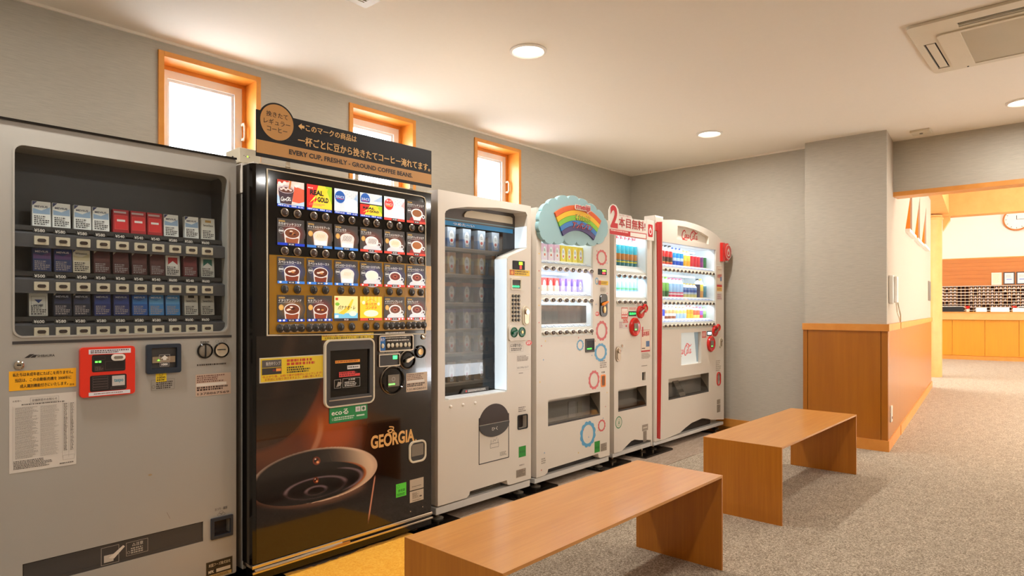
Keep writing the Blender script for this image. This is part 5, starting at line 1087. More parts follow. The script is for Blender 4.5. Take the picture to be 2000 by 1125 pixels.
sticker(t3, 'green_sticker', 2.969, .255, 3.036, .321, Y3, (30, 140, 40), lambda p: p.text('許可済', 2.98, .28, 3.026, .294, (16, 90, 26), .02))
sticker(t3, 'paper_label', 2.945, .134, 3.036, .182, Y3, (160, 146, 130), lambda p: p.tiny(2.95, .138, 3.03, .178, 5, (100, 88, 76), 3))
MB().plate(rrect(2.623, .272, 2.881, .54, .004), [rrect(2.628, .277, 2.876, .535, .003)], Y3 - .001, Y3 + .002).build('delivery_seam', 'charcoal', t3)
MB().plate(ellp(2.7515, .494, .1285, .076, 24, 180, 360), [], Y3 - .006, Y3 + .001).build('delivery_grip', 'charcoal', t3, bevel=.002)
MB().plate(ellp(2.7515, .498, .1285, .112, 24, 0, 180), [], Y3 - .003, Y3 + .001).build('delivery_hollow', 'dark_interior', t3)
p = Print(Y3 - .0065); p.text('ひく', 2.725, .455, 2.775, .475, (226, 220, 210), .02); p.build('delivery_lettering', parent=t3)
p = Print(Y3 - .0007); p.frame(2.718, .352, 2.79, .378, .002, (90, 84, 76)).line([(2.724, .378), (2.724, .40)], .002, (90, 84, 76)).line([(2.784, .378), (2.784, .40)], .002, (90, 84, 76)).line([(2.74, .385), (2.748, .40), (2.76, .392), (2.776, .41)], .002, (90, 84, 76)).tiny(2.80, .292, 2.862, .318, 3, (150, 140, 128), 4); p.build('delivery_symbol', parent=t3)
for x in (2.405, 2.498, 2.594): MB().lathe([(.009, 0), (.008, -.006), (.004, -.009)], (x, Y3, .632), 14, 'y').build('bump_stop', 'white_plastic', t3, smooth=True)
# ================================================================== LIT DISPLAY CASES
def case(t, x0, x1, z0, z1, Y, depth, watts, tube=True, glass='clear_glass'):
    MB().box(x0 - .003, Y + .015, z0, x0 + .001, Y + depth, z1).box(x1 - .001, Y + .015, z0, x1 + .003, Y + depth, z1).box(x0 + .001, Y + depth, z0, x1 - .001, Y + depth + .004, z1).box(x0 + .001, Y + .015, z0 - .003, x1 - .001, Y + depth, z0 + .001).box(x0 + .001, Y + .015, z1 - .001, x1 - .001, Y + depth, z1 + .003).build('display_liner', 'white_interior', t)
    MB().box(x0, Y + .004, z0, x1, Y + .007, z1).build('display_glass', glass, t)
def shelf_lights(t, x0, x1, zs, Y, watts, col=(.86, .94, 1)):
    for z in zs:
        MB().tube([(x0 + .02, Y + .21, z - .012), (x1 - .02, Y + .21, z - .012)], .008).build('lamp_tube', 'tube_light', t, smooth=True)
        area('shelf_light', ((x0 + x1) / 2, Y + .03, z - .01), x1 - x0 - .06, watts, col, (math.radians(38), 0, 0), .03, 'RECTANGLE')
def stars(p, pts):
    for k, (x, z) in enumerate(pts):
        c = ((206, 60, 60), (240, 200, 60), (90, 150, 190))[k % 3]; r = .008
        p.poly([(x, z + r), (x - r * .3, z), (x, z - r), (x + r * .3, z)], c).poly([(x - r, z), (x, z + r * .3), (x + r, z), (x, z - r * .3)], c)
# ================================================================== 4  CLOUD-SIGN MACHINE
Y4 = 2.63
t4 = thing('drink_machine', 'white drinks vending machine under a scalloped cloud and rainbow sign, with coloured stars', 'vending machine', (3.56, 2.95, 0))
wx0, wx1, wz0, wz1 = 3.200, 3.772, .985, 1.79
MB().plate([(3.150, .095), (3.235, .095), (3.262, .105), (3.27, .128), (3.838, .134), (3.845, .108), (3.865, .098), (3.985, .098), (3.985, 1.812), (3.150, 1.812)], [rect(wx0, wz0, wx1, wz1), rect(3.268, .405, 3.864, .575), rrect(3.875, .61, 3.925, .69, .008)], Y4, Y4 + .09).build('door', 'white_metal', t4)
MB().box(3.146, Y4 + .09, .055, 3.988, Y4 + .75, .96).box(3.146, Y4 + .09, .96, wx0 - .004, Y4 + .75, 1.814).box(wx1 + .004, Y4 + .09, .96, 3.988, Y4 + .75, 1.814).box(wx0 - .004, Y4 + .33, .96, wx1 + .004, Y4 + .75, 1.814).build('cabinet', 'white_metal', t4)
MB().box(3.146, Y4 + .01, .055, 3.988, Y4 + .09, .088).build('base_rail', 'cool_metal', t4, bevel=.003)
MB().box(3.23, Y4 + .05, .088, 3.87, Y4 + .089, .15).build('vent_back', 'vent_dark', t4)
feet(t4, 3.21, 3.92, Y4 + .06, Y4 + .6, .055, 'tan_grey')
case(t4, wx0, wx1, wz0, wz1, Y4, .32, 0)
MB().box(wx0, Y4 + .009, wz0, wx1, Y4 + .014, 1.016).build('lower_lip', 'white_plastic', t4)
r4 = [F(1086, 618 - 2, Y4 + .02)[1], F(1086, 560, Y4 + .02)[1], 1.0]
zr4 = [F(1075, 525, Y4)[1], F(1075, 587, Y4)[1], F(1075, 651, Y4)[1]]
bx4 = [FX(1066.5 + 13.2 * k + .0, Y4) for k in range(8)]
bx4 = [3.247 + .0722 * k for k in range(8)]
for i, z in enumerate(zr4):
    price_rail(t4, wx0 + .002, wx1 - .002, z + .034, Y4 - .0, 8, 3.247, .0722, .03, (150, 160, 175))
    buttons(t4, [(x, z + .004) for x in bx4], Y4 + .004, .021, .013, 'button_brown', 'white_plastic', .012)
    MB().box(wx0, Y4 + .07, z + .055, wx1, Y4 + .31, z + .062).build('display_shelf', 'white_interior', t4)
shelf_lights(t4, wx0, wx1, (1.785, zr4[0] + .0, zr4[1] + .0), Y4, 1.0)
YD = Y4 + .105
PK, YL = (((.5, (250, 226, 232)), (.5, (246, 190, 205))), ((.5, (250, 226, 60)), (.5, (252, 214, 40))))
RC, PC = (((.45, (240, 220, 200)), (.55, (222, 60, 60))), ((.45, (206, 190, 236)), (.55, (150, 120, 214))))
BC, PC2 = (((.3, (220, 220, 230)), (.7, (30, 130, 190))), ((.25, (240, 226, 220)), (.75, (236, 110, 110))))
dx4 = [3.33 + .0675 * k for k in range(7)]
put_drinks([(x, 'carton', .112, .027, PK if k < 3 else YL, (230, 90, 60), 'tall pale pink drink carton on the top shelf under the cloud sign' if k < 3 else 'tall yellow drink carton on the top shelf under the cloud sign', ('pink' if k < 3 else 'yellow') + ' cartons on the top shelf') for k, x in enumerate(dx4)], YD, zr4[0] + .0625, '', t4)
put_drinks([(x, 'carton', .092, .024, RC if k < 3 else PC, (250, 210, 190), 'small red drink carton on the middle shelf under the cloud sign' if k < 3 else 'small lilac drink carton on the middle shelf under the cloud sign', ('red' if k < 3 else 'lilac') + ' cartons on the middle shelf') for k, x in enumerate(dx4)], YD, zr4[1] + .0625, '', t4)
put_drinks([(x, 'bottle', .115, .025, BC if k < 3 else PC2, (240, 200, 150), 'blue-labelled bottle behind the brown panel on the bottom shelf' if k < 3 else 'pink-labelled bottle behind the brown panel on the bottom shelf', ('blue' if k < 3 else 'pink') + ' bottles on the bottom shelf') for k, x in enumerate(dx4)], YD, zr4[2] + .0625, '', t4)
MB().box(wx0 + .002, Y4 + .055, zr4[2] + .062, wx1 - .002, Y4 + .058, zr4[1] - .03).build('brown_panel', 'brown_glass', t4)
# cloud sign (no figures on it): board, rainbow, lettering
cs = thing('cloud_sign', 'pale blue cloud-shaped sign with a rainbow and red lettering on the white machine', 'sign', (3.6, Y4 - .01, 1.75))
ring_ = [(1054, 432), (1059, 412), (1071, 398), (1088, 391), (1110, 388), (1131, 391), (1149, 400), (1166, 411), (1180, 426), (1187, 446), (1181, 463), (1166, 474), (1147, 472), (1126, 472), (1102, 467), (1082, 472), (1064, 468), (1055, 452)]
cp = [Vector(F(px, py, Y4 - .03)) for px, py in ring_]; cen = sum(cp, Vector((0, 0))) / len(cp); cl = []
for k in range(len(cp)):
    p0, p1 = cp[k], cp[(k + 1) % len(cp)]; m = (p0 + p1) / 2; n = Vector((-(p1 - p0).y, (p1 - p0).x)).normalized(); n = n if n.dot(m - cen) > 0 else -n; r = (p1 - p0).length / 2
    for j in range(8): t = PI * j / 8; cl.append(tuple(m + (p0 - m) * math.cos(t) + n * r * .45 * math.sin(t)))
MB().plate(cl, [], Y4 - .03, Y4 - .001).build('board', 'sky_blue_plastic', cs, bevel=.006)
ccx, ccz = 3.555, 1.366
bands = [(226, 96, 30), (242, 190, 30), (130, 196, 50), (40, 120, 190), (60, 50, 110)]
for k, c in enumerate(bands):
    r1, r0 = .50 - .034 * k, .50 - .034 * (k + 1) + .001
    a = [(ccx + r1 * math.cos(math.radians(q)), ccz + r1 * math.sin(math.radians(q))) for q in range(58, 123, 4)]
    b_ = [(ccx + r0 * math.cos(math.radians(q)), ccz + r0 * math.sin(math.radians(q))) for q in range(122, 57, -4)]
    m_ = MATS.get('rainbow_%d' % k) or mat('rainbow_%d' % k, c, .3)
    MB().plate(a + b_, [], Y4 - .040, Y4 - .0299).build('rainbow_band', m_, cs, bevel=.003)
for t_, off, col, y in (('meiji', .045, (250, 240, 226), Y4 - .0475), ('meiji', .022, (196, 24, 40), Y4 - .0505)):
    p = Print(y); e = .006 if off > .03 else 0; q0, q1, q2, q3 = FRs(1113.5, 401.5, 1141.5, 415, Y4); p.text(t_, q0 - e, q1 - e, q2 + e, q3 + e, col, off); p.build('brand_lettering', parent=cs)
q0, q1, q2, q3 = FRs(1113, 404, 1142, 413, Y4); MB().plate(rrect(q0, q1, q2, q3, .02), [], Y4 - .047, Y4 - .04).build('lettering_backing', 'cream_plastic', cs)
for t_, cc, (x0_, z0_, x1_, z1_) in (('それいけ!', (240, 214, 50), FRs(1114, 423, 1142, 433, Y4)), ('アンパンマン', (222, 84, 66), FRs(1109, 437, 1147, 449, Y4))):
    p = Print(Y4 - .0415, step=.0012); p.text(t_, x0_ - .004, z0_ - .004, x1_ + .004, z1_ + .004, (30, 20, 40), .06).up().text(t_, x0_, z0_, x1_, z1_, cc, .02); p.build('sign_lettering', parent=cs)
# lower door
flap_slot(t4, 3.268, .405, 3.864, .575, Y4, .14, 'showcase_glass')
MB().box(3.60, Y4 + .085, .41, 3.68, Y4 + .088, .52).build('recess_label', 'white_plastic', t4); MB().box(3.71, Y4 + .085, .43, 3.76, Y4 + .088, .51).build('recess_label', 'cream_plastic', t4)
p = Print(Y4 - .0006)
stars(p, [(3.176, 1.08 + .0 + k * .11) for k in range(6)] + [(3.20, .93), (3.24, .96), (3.22, .84), (3.60, .97), (3.185, .70), (3.23, .24), (3.20, .135), (3.62, .88), (3.76, .84), (3.80, .94), (3.83, .52 - .22), (3.90, .38), (3.93, .46), (3.95, .56), (3.72, .27), (3.66, .33), (3.60, .18), (3.81, 1.2), (3.95, 1.28), (3.82, 1.36), (3.95, 1.5), (3.82, 1.58), (3.86, 1.66)])
p.build('star_print', parent=t4)
def badge(name, cx, cz, rx, rz, c, lobes=12):
    p = Print(Y4 - .0008); o = scallop(cx, cz, rx, rz, lobes); i = ellp(cx, cz, rx * .66, rz * .7, len(o))
    for k in range(len(o)): j = (k + 1) % len(o); p.m.face([p.P(*o[k]), p.P(*o[j]), p.P(*i[j]), p.P(*i[k])], c)
    p.build(name, parent=t4)
B_R, B_B = (206, 92, 92), (84, 156, 196)
for (px, py, w_, h_, c) in ((1175, 503, 21, 31, B_R), (1175, 646, 23, 40, B_R), (1173, 688, 25, 36, B_B), (1160, 742, 22, 38, B_R), (1133, 674, 14, 22, B_B), (1148, 848, 31, 52, B_B), (1175, 831, 15, 24, B_R), (1165.5, 549, 7, 14, B_B)):
    a, b_ = F(px - w_ / 2, py, Y4), F(px + w_ / 2, py, Y4); c0, c1 = F(px, py - h_ / 2, Y4), F(px, py + h_ / 2, Y4)
    badge('round_badge', (a[0] + b_[0]) / 2, (c0[1] + c1[1]) / 2, (b_[0] - a[0]) / 2, (c0[1] - c1[1]) / 2, c)
def FR(px0, py0, px1, py1, Y): a, b_ = F(px0, py0, Y), F(px1, py1, Y); return a[0], b_[1], b_[0], a[1]
x0, z0, x1, z1 = FR(1168, 525, 1184, 537.5, Y4)
MB().plate(rrect(x0, z0, x1, z1, .002), [], Y4 - .004, Y4).build('display', 'black_plastic', t4)
p = Print(Y4 - .0045); p.rect(x0 + .05, (z0 + z1) / 2 + .004, x1 - .012, z1 - .006, (130, 240, 60)); p.build('green_lamp', 'led', parent=t4)
p = Print(Y4 - .0045); p.rect(x0 + .05, z0 + .006, x1 - .018, (z0 + z1) / 2 - .002, (240, 40, 60)); p.build('red_lamp', 'led', parent=t4)
x0, z0, x1, z1 = FR(1168.5, 548, 1187.5, 557, Y4)
sticker(t4, 'yellow_notice', x0, z0, x1, z1, Y4 - .001, (240, 196, 20), lambda p: p.rect(x0, z0, x0 + .03, z1, (190, 80, 30)).tiny(x0 + .034, z0 + .004, x1 - .004, z1 - .004, 2, (130, 90, 10), 5))
x0, z0, x1, z1 = FR(1171, 574, 1184.5, 618, Y4)
MB().plate(rrect(x0, z0, x1, z1, .03), [], Y4 - .01, Y4).build('coin_plate', 'black_gloss', t4, bevel=.003)
cxm = (x0 + x1) / 2
MB().plate([(cxm - .03, z1 - .085), (cxm + .032, z1 - .06), (cxm + .036, z1 - .05), (cxm - .02, z1 - .064), (cxm - .034, z1 - .072)], [], Y4 - .03, Y4 - .01).build('return_lever', 'orange_plastic', t4, bevel=.003)
MB().lathe([(.018, 0), (.017, -.005), (.008, -.003)], (cxm, Y4 - .01, z0 + .05), 16, 'y', 1, 1.5).build('coin_slot', 'brass', t4, smooth=True)
x0, z0, x1, z1 = FR(1143, 662, 1160, 687, Y4)
MB().plate(rrect(x0, z0, x1, z1, .004), [rrect(x0 + .01, z0 + .012, x1 - .01, z1 - .012, .002)], Y4 - .006, Y4).build('bill_frame', 'charcoal', t4, bevel=.001)
MB().box(x0 + .01, Y4 - .002, z0 + .012, x1 - .01, Y4 - .001, z1 - .012).build('bill_slot', 'black_plastic', t4)
p = Print(Y4 - .0025); p.rect(x0 + .02, z0 + .02, x1 - .03, z0 + .028, (60, 230, 60)); p.build('status_light', 'led', parent=t4)
MB().plate(rrect(3.871, .606, 3.929, .694, .01), [rrect(3.880, .615, 3.920, .685, .006)], Y4 - .003, Y4 + .001).build('coin_return_rim', 'orange_plastic', t4)
MB().box(3.87, Y4 + .04, .60, 3.93, Y4 + .045, .70).build('coin_return_cup', 'orange_plastic', t4)
p = Print(Y4 - .0007); p.tiny(3.86, .74, 3.95, .80, 4, (140, 126, 112), 3).tiny(3.88, .70, 3.93, .72, 1, (120, 110, 100), 4).tiny(3.20, .17, 3.25, .21, 3, (150, 140, 126), 5)
x0, z0, x1, z1 = FR(1171.5, 560, 1184, 572, Y4); p.poly(rrect(x0, z0, x1, z1, .02), (196, 186, 170)).up().tiny(x0 + .008, z0 + .01, x1 - .008, z1 - .01, 3, (130, 120, 104), 6)
x0, z0, x1, z1 = FR(1162, 609, 1170.5, 617, Y4); p.ell((x0 + x1) / 2, (z0 + z1) / 2, .026, .016, (222, 90, 90), 16).up().tiny(x0 + .006, z0 + .008, x1 - .006, z1 - .006, 2, WHITE, 2)
p.build('front_print', parent=t4)
x0, z0, x1, z1 = FR(1161, 863, 1171.5, 883, Y4)
sticker(t4, 'green_sticker', x0, z0 + .004, x1, z1, Y4, (30, 140, 40), lambda p: p.text('許可済', x0 + .008, z0 + .03, x1 - .008, z0 + .045, (16, 90, 26), .02))
x0, z0, x1, z1 = FR(1173, 867, 1185, 879, Y4)
sticker(t4, 'paper_label', x0, z0, x1, z1, Y4, (160, 146, 130), lambda p: p.tiny(x0 + .004, z0 + .004, x1 - .004, z1 - .004, 5, (110, 98, 84), 3))
# ================================================================== 5  NARROW MACHINE
Y5 = 2.66
t5 = thing('drink_machine', 'narrow white drinks vending machine with a red and white price banner', 'vending machine', (4.37, 2.95, 0))
vx0, vx1, vz0, vz1 = 4.118, 4.572, 1.185, 1.765
MB().plate([(4.090, .09), (4.20, .092), (4.26, .118), (4.33, .145), (4.38, .15), (4.45, .135), (4.52, .125), (4.642, .108), (4.642, 1.80), (4.090, 1.80)], [rect(vx0, vz0, vx1, vz1), rect(4.146, .392, 4.562, .556), rect(4.493, .60, 4.545, .665)], Y5, Y5 + .09).build('door', 'white_metal', t5)
MB().box(4.086, Y5 + .09, .055, 4.645, Y5 + .72, 1.16).box(4.086, Y5 + .09, 1.16, vx0 - .004, Y5 + .72, 1.802).box(vx1 + .004, Y5 + .09, 1.16, 4.645, Y5 + .72, 1.802).box(vx0 - .004, Y5 + .33, 1.16, vx1 + .004, Y5 + .72, 1.802).build('cabinet', 'white_metal', t5)
MB().box(4.086, Y5 + .01, .055, 4.645, Y5 + .09, .088).build('base_rail', 'cool_metal', t5, bevel=.003)
MB().box(4.2, Y5 + .05, .088, 4.6, Y5 + .089, .17).build('vent_back', 'vent_dark', t5)
MB().box(4.648, Y5 + .01, .055, 4.672, Y5 + .7, 1.80).build('side_filler', 'white_metal', t5)
feet(t5, 4.15, 4.58, Y5 + .06, Y5 + .6, .055, 'dull_chrome')
case(t5, vx0, vx1, vz0, vz1, Y5, .32, 0)
MB().box(vx0, Y5 + .009, vz0, vx1, Y5 + .014, 1.23).build('lower_lip', 'white_plastic', t5)
zr5 = [F(1230, 540, Y5)[1] - .004, F(1230, 592, Y5)[1] + .004]
bx5 = [4.158 + .0745 * k for k in range(6)]
for z in zr5:
    price_rail(t5, vx0 + .002, vx1 - .002, z + .04, Y5, 6, 4.158, .0745, .05, (120, 150, 196))
    buttons(t5, [(x, z + .004) for x in bx5], Y5 + .004, .021, .012, 'button_brown', 'white_plastic', .012)
    MB().box(vx0, Y5 + .07, z + .082, vx1, Y5 + .31, z + .088).build('display_shelf', 'white_interior', t5)
shelf_lights(t5, vx0, vx1, (1.755, zr5[0] - .005), Y5, .8)
TEAL = ((.18, (40, 120, 130)), (.07, (210, 200, 60)), (.05, (60, 130, 140)), (.3, (190, 120, 50)), (.4, (60, 180, 200)))
WAT = ((.12, (150, 190, 235)), (.14, (110, 176, 130)), (.74, (150, 200, 244)))
dx5 = [4.24 + .0595 * k for k in range(6)]
put_drinks([(x, 'bottle', .235, .029, TEAL, (214, 50, 60), 'teal and orange labelled bottle with a red cap behind the price banner', 'teal bottles in the narrow machine') for x in dx5], Y5 + .105, zr5[0] + .0885, '', t5)
put_drinks([(x, 'bottle', .165, .029, WAT, (60, 150, 226), 'pale blue water bottle on the lower shelf of the narrow machine', 'water bottles in the narrow machine') for x in dx5], Y5 + .105, zr5[1] + .0885, '', t5)
# banner board
fb = thing('price_banner', 'red and white banner board with a big 2 clipped over the narrow machine', 'sign', (4.3, Y5 - .02, 1.7))
yb = Y5 - .02
def B(px, py): return F(px, py, yb)
bo = [B(1189.5, 457), B(1263, 469), B(1263, 435), B(1263, 431), B(1235, 427.5), B(1233, 422), B(1209, 417), B(1207.5, 408), B(1203, 400.5), B(1197, 398.5), B(1192, 402), B(1189, 410)]
MB().plate(bo, [], yb, yb + .004).build('board', 'white_plastic', fb)
p = Print(yb - .0006); RD_ = (198, 30, 38)
a, b_, c_, d_ = B(1189.7, 446.5), B(1262.7, 456.5), B(1262.7, 467.5), B(1189.7, 456.5); p.poly([d_, c_, b_, a], RD_)
p.up(); e0, e1, e2, e3 = B(1231, 453.6), B(1261.5, 458), B(1261.5, 466), B(1231, 461.3); p.poly([e3, e2, e1, e0], (246, 240, 232)).up()
x0, z1 = B(1192, 449.5); x1, z0 = B(1229, 458.5); p.tiny(x0 + .005, z0 + .006, x1, z0 + .036, 2, (250, 214, 206), 3)
x0, z1 = B(1232, 455); x1, z0 = B(1260, 464.5); p.tiny(x0 + .005, z0 + .012, x1, z1 - .012, 1, (70, 60, 60), 9, .8)
x0, z0 = B(1192, 444)[0], B(1192, 444)[1]; x1, z1 = B(1206, 403); z1 = B(1199, 401)[1]
p.text('2', x0, z0, B(1206.5, 440)[0], z1, RD_, .04)
p.text('本目無料!', B(1208.5, 440)[0], B(1208, 443)[1], B(1260, 440)[0], B(1208, 423.5)[1], (176, 30, 34), .04)
p.text('コークオンで使うと', B(1209, 420)[0], B(1209, 421.5)[1], B(1232, 420)[0], B(1209, 418)[1], (190, 80, 80), .01)
p.build('banner_print', parent=fb)
x0, x1, z0, z1 = B(1263, 430)[0], B(1277, 430)[0], B(1270, 469.5)[1], B(1270, 430)[1]
tag_ = thing('logo_card', 'white card with a red square power-button emblem beside the big 2 banner', 'sign', ((x0 + x1) / 2, yb, z0))
MB().box(x0, yb - .001, z0, x1, yb + .003, z1).build('card', 'white_plastic', tag_)
p = Print(yb - .0016); mx_, mz = (x0 + x1) / 2, z1 - .085
p.poly(rrect(mx_ - .036, mz - .05, mx_ + .036, mz + .05, .01), (206, 36, 40)).up().ring(mx_, mz - .004, .022, .028, .008, WHITE, 20).rect(mx_ - .004, mz, mx_ + .004, mz + .034, WHITE).text('Coke ON', mx_ - .03, z0 + .035, mx_ + .03, z0 + .048, (206, 60, 60), .01); p.build('card_print', parent=tag_)
def coke_controls(t, Y, cx, cz, s=1, lcd=(60, 240, 120)):
    """red round bill slot, dial and coin slot; cx, cz = centre of the bill slot"""
    MB().lathe([(.073 * s, 0), (.073 * s, -.012), (.064 * s, -.02), (.05 * s, -.014), (.001, -.014)], (cx, Y, cz), 32, 'y', 1, 1.0).build('bill_dial', 'red_plastic', t, smooth=True)
    MB().box(cx - .026 * s, Y - .02, cz - .03 * s, cx + .03 * s, Y - .013, cz + .028 * s).build('bill_slot', 'tan_grey', t, bevel=.002)
    p = Print(Y - .0206); p.rect(cx - .02 * s, cz - .024 * s, cx + .004 * s, cz - .016 * s, (90, 240, 90)); p.build('status_light', 'led', parent=t)
    dx, dz = .085 * s, .115 * s
    MB().lathe([(.05 * s, 0), (.05 * s, -.012), (.043 * s, -.018), (.036 * s, -.01), (.001, -.01)], (cx + dx, Y, cz + dz), 28, 'y').build('return_dial', 'red_plastic', t, smooth=True)
    MB().plate([(cx + dx - .03 * s, cz + dz - .016 * s), (cx + dx + .034 * s, cz + dz + .014 * s), (cx + dx + .03 * s, cz + dz + .024 * s), (cx + dx - .03 * s, cz + dz + .0)], [], Y - .028, Y - .012).build('lever', 'dull_chrome', t, bevel=.003)
    MB().lathe([(.034 * s, 0), (.034 * s, -.01), (.028 * s, -.016), (.022 * s, -.008), (.001, -.008)], (cx + dx + .072 * s, Y, cz + dz + .03 * s), 24, 'y').build('coin_ring', 'red_plastic', t, smooth=True)
    MB().lathe([(.014 * s, -.008), (.012 * s, -.012)], (cx + dx + .072 * s, Y, cz + dz + .03 * s), 14, 'y').build('coin_slot', 'brass', t)
cx5, cz5 = F(1238.5, 638.5, Y5)
coke_controls(t5, Y5, cx5, cz5)
x0, z0, x1, z1 = FRs(1227.5, 608, 1242, 617.5, Y5)
MB().box(x0, Y5 - .003, z0, x1, Y5, z1).build('display', 'black_plastic', t5)
p = Print(Y5 - .0035); p.text('販売中', x0 + .008, z0 + .01, x1 - .008, z1 - .01, (40, 235, 100), .04); p.build('digits', 'led', parent=t5)
x0, z0, x1, z1 = FRs(1213.5, 601, 1226, 622.5, Y5)
sticker(t5, 'red_sticker', x0, z0, x1, z1, Y5, (206, 80, 66), lambda p: p.rect(x0 + .003, z1 - .038, x1 - .003, z1 - .006, (236, 214, 200)).tiny(x0 + .006, z0 + .008, x1 - .004, z0 + .07, 3, (246, 226, 216), 3).text('特別価格', x0 + .01, z0 + .062, x1 - .01, z0 + .08, WHITE, .02))
x0, z0, x1, z1 = FRs(1209, 627, 1227, 642.5, Y5)
sticker(t5, 'price_sticker', x0, z0, x1, z1, Y5, (206, 194, 184), lambda p: p.tiny(x0 + .004, z0 + .008, x0 + .05, z1 - .006, 4, (170, 120, 120), 4).text('20%', x0 + .055, z0 + .045, x1 - .006, z0 + .075, (214, 60, 40), .03).ell(x1 - .03, z0 + .022, .012, .009, (190, 60, 60), 12))
x0, z0, x1, z1 = FRs(1252, 644, 1269.5, 687, Y5)
sticker(t5, 'red_framed_sticker', x0, z0, x1, z1, Y5, (232, 214, 192), lambda p: p.frame(x0, z0, x1, z1, .003, (190, 50, 50)).rect(x0 + .003, z0, x1, z0 + .012, (190, 40, 44)).text('1', x0 + .014, z0 + .12, x0 + .032, z0 + .20, (190, 40, 44), .04).text('本無料', x0 + .036, z0 + .125, x1 - .012, z0 + .165, (190, 40, 44), .04).text('スタンプ', x0 + .02, z1 - .05, x1 - .02, z1 - .03, (180, 70, 60), .02).rect(x0 + .075, z0 + .04, x1 - .01, z0 + .085, (90, 120, 160)).rect(x0 + .01, z0 + .025, x0 + .06, z0 + .032, (60, 50, 50)))
p = Print(Y5 - .0006); x0, z0, x1, z1 = FRs(1229, 600.5, 1242, 605, Y5); p.tiny(x0, z0, x1, z1, 2, (206, 90, 80), 3)
x0, z0, x1, z1 = FRs(1253, 689, 1270, 720, Y5); p.tiny(x0, z0 + .08, x1, z1, 6, (160, 146, 132), 5); p.tiny(x0, z0 + .02, x1 - .02, z0 + .03, 1, (130, 116, 104), 6)
x0, z0, x1, z1 = FRs(1207, 612, 1216, 666, Y5); p.frame(x0 - .02, z0, x1 + .12, z1, .001, (196, 182, 162))
p.build('front_print', parent=t5)
x0, z0, x1, z1 = FRs(1202, 677, 1211, 706, Y5); long_lock(t5, x0, z0, x1, z1, Y5, 'dull_chrome')
lx, lz = F(1214.5, 675.5, Y5); MB().cyl((lx, Y5 - .006, lz), .011, .006, 'y', 14).build('small_lock', 'chrome', t5)
flap_slot(t5, 4.146, .392, 4.562, .556, Y5, .14, 'showcase_glass')
MB().box(4.49, Y5 + .02, .595, 4.548, Y5 + .025, .67).build('coin_return_cup', 'black_plastic', t5)  # black here paints in the shade of the coin recess
x0, z0, x1, z1 = FRs(1202.5, 814, 1214, 836, Y5); p = Print(Y5 - .0007); ex, ez = (x0 + x1) / 2, (z0 + z1) / 2
p.ell(ex, ez, .046, .046, (60, 130, 90), 28).up().ell(ex, ez, .038, .038, (222, 214, 196), 28).up().ring(ex, ez, .026, .028, .003, (60, 130, 90), 24).poly([(ex - .006, ez - .018), (ex + .01, ez - .01), (ex + .006, ez + .02), (ex - .002, ez + .01)], (60, 130, 90)); p.build('green_emblem', parent=t5)
x0, z0, x1, z1 = FRs(1254, 829, 1265.5, 841, Y5); sticker(t5, 'paper_label', x0, z0, x1, z1, Y5, (150, 138, 124), lambda p: p.rect(x0 + .012, z0 + .02, x1 - .012, z1 - .02, (206, 196, 180)))
x0, z0, x1, z1 = FRs(1256, 841.5, 1263, 862, Y5); sticker(t5, 'paper_label', x0, z0, x1, z1, Y5, (150, 138, 124), lambda p: p.tiny(x0 + .004, z0 + .004, x1 - .004, z1 - .004, 9, (110, 98, 86), 4))
# ================================================================== 6  ROUND-TOPPED MACHINE
Y6 = 2.65
t6 = thing('drink_machine', 'large white drinks vending machine with an arched top and a red stripe', 'vending machine', (5.33, 2.95, 0))
ux0, ux1, uz0, uz1 = 4.800, 5.812, .995, 1.725
arch = [(5.99, 1.795), (5.93, 1.83), (5.83, 1.868), (5.70, 1.895), (5.55, 1.915), (5.38, 1.928), (5.20, 1.933), (5.0, 1.925), (4.80, 1.905)]
MB().plate([(4.795, .085), (4.92, .09), (5.10, .10), (5.20, .13), (5.32, .158), (5.52, .172), (5.62, .16), (5.72, .135), (5.99, .105)] + arch, [rect(ux0, uz0, ux1, uz1), rect(5.125, .678, 5.505, .96), rect(4.90, .402, 5.665, .578), rrect(5.838, .45, 5.905, .56, .03), [(5.06, 1.766), (5.66, 1.766), (5.66, 1.835), (5.52, 1.862), (5.36, 1.878), (5.20, 1.884), (5.06, 1.882)]], Y6, Y6 + .08).build('door', 'white_metal', t6)
MB().box(5.05, Y6 + .03, 1.755, 5.67, Y6 + .034, 1.89).build('logo_panel', 'white_metal', t6)
p = Print(Y6 + .0294); script_logo(p, 5.19, 1.772, 5.50, 1.868, (196, 34, 36), 1.7); p.build('brand_lettering', parent=t6)
MB().box(4.678, Y6 + .08, .055, 5.992, Y6 + .72, .97).box(4.678, Y6 + .08, .97, ux0 - .004, Y6 + .72, 1.79).box(ux1 + .004, Y6 + .08, .97, 5.992, Y6 + .72, 1.79).box(ux0 - .004, Y6 + .33, .97, ux1 + .004, Y6 + .72, 1.79).build('cabinet', 'white_metal', t6)
MB().box(4.675, Y6 + .005, .055, 5.992, Y6 + .08, .083).build('base_rail', 'cool_metal', t6, bevel=.003)
MB().box(5.0, Y6 + .05, .083, 5.8, Y6 + .079, .2).build('vent_back', 'vent_dark', t6)
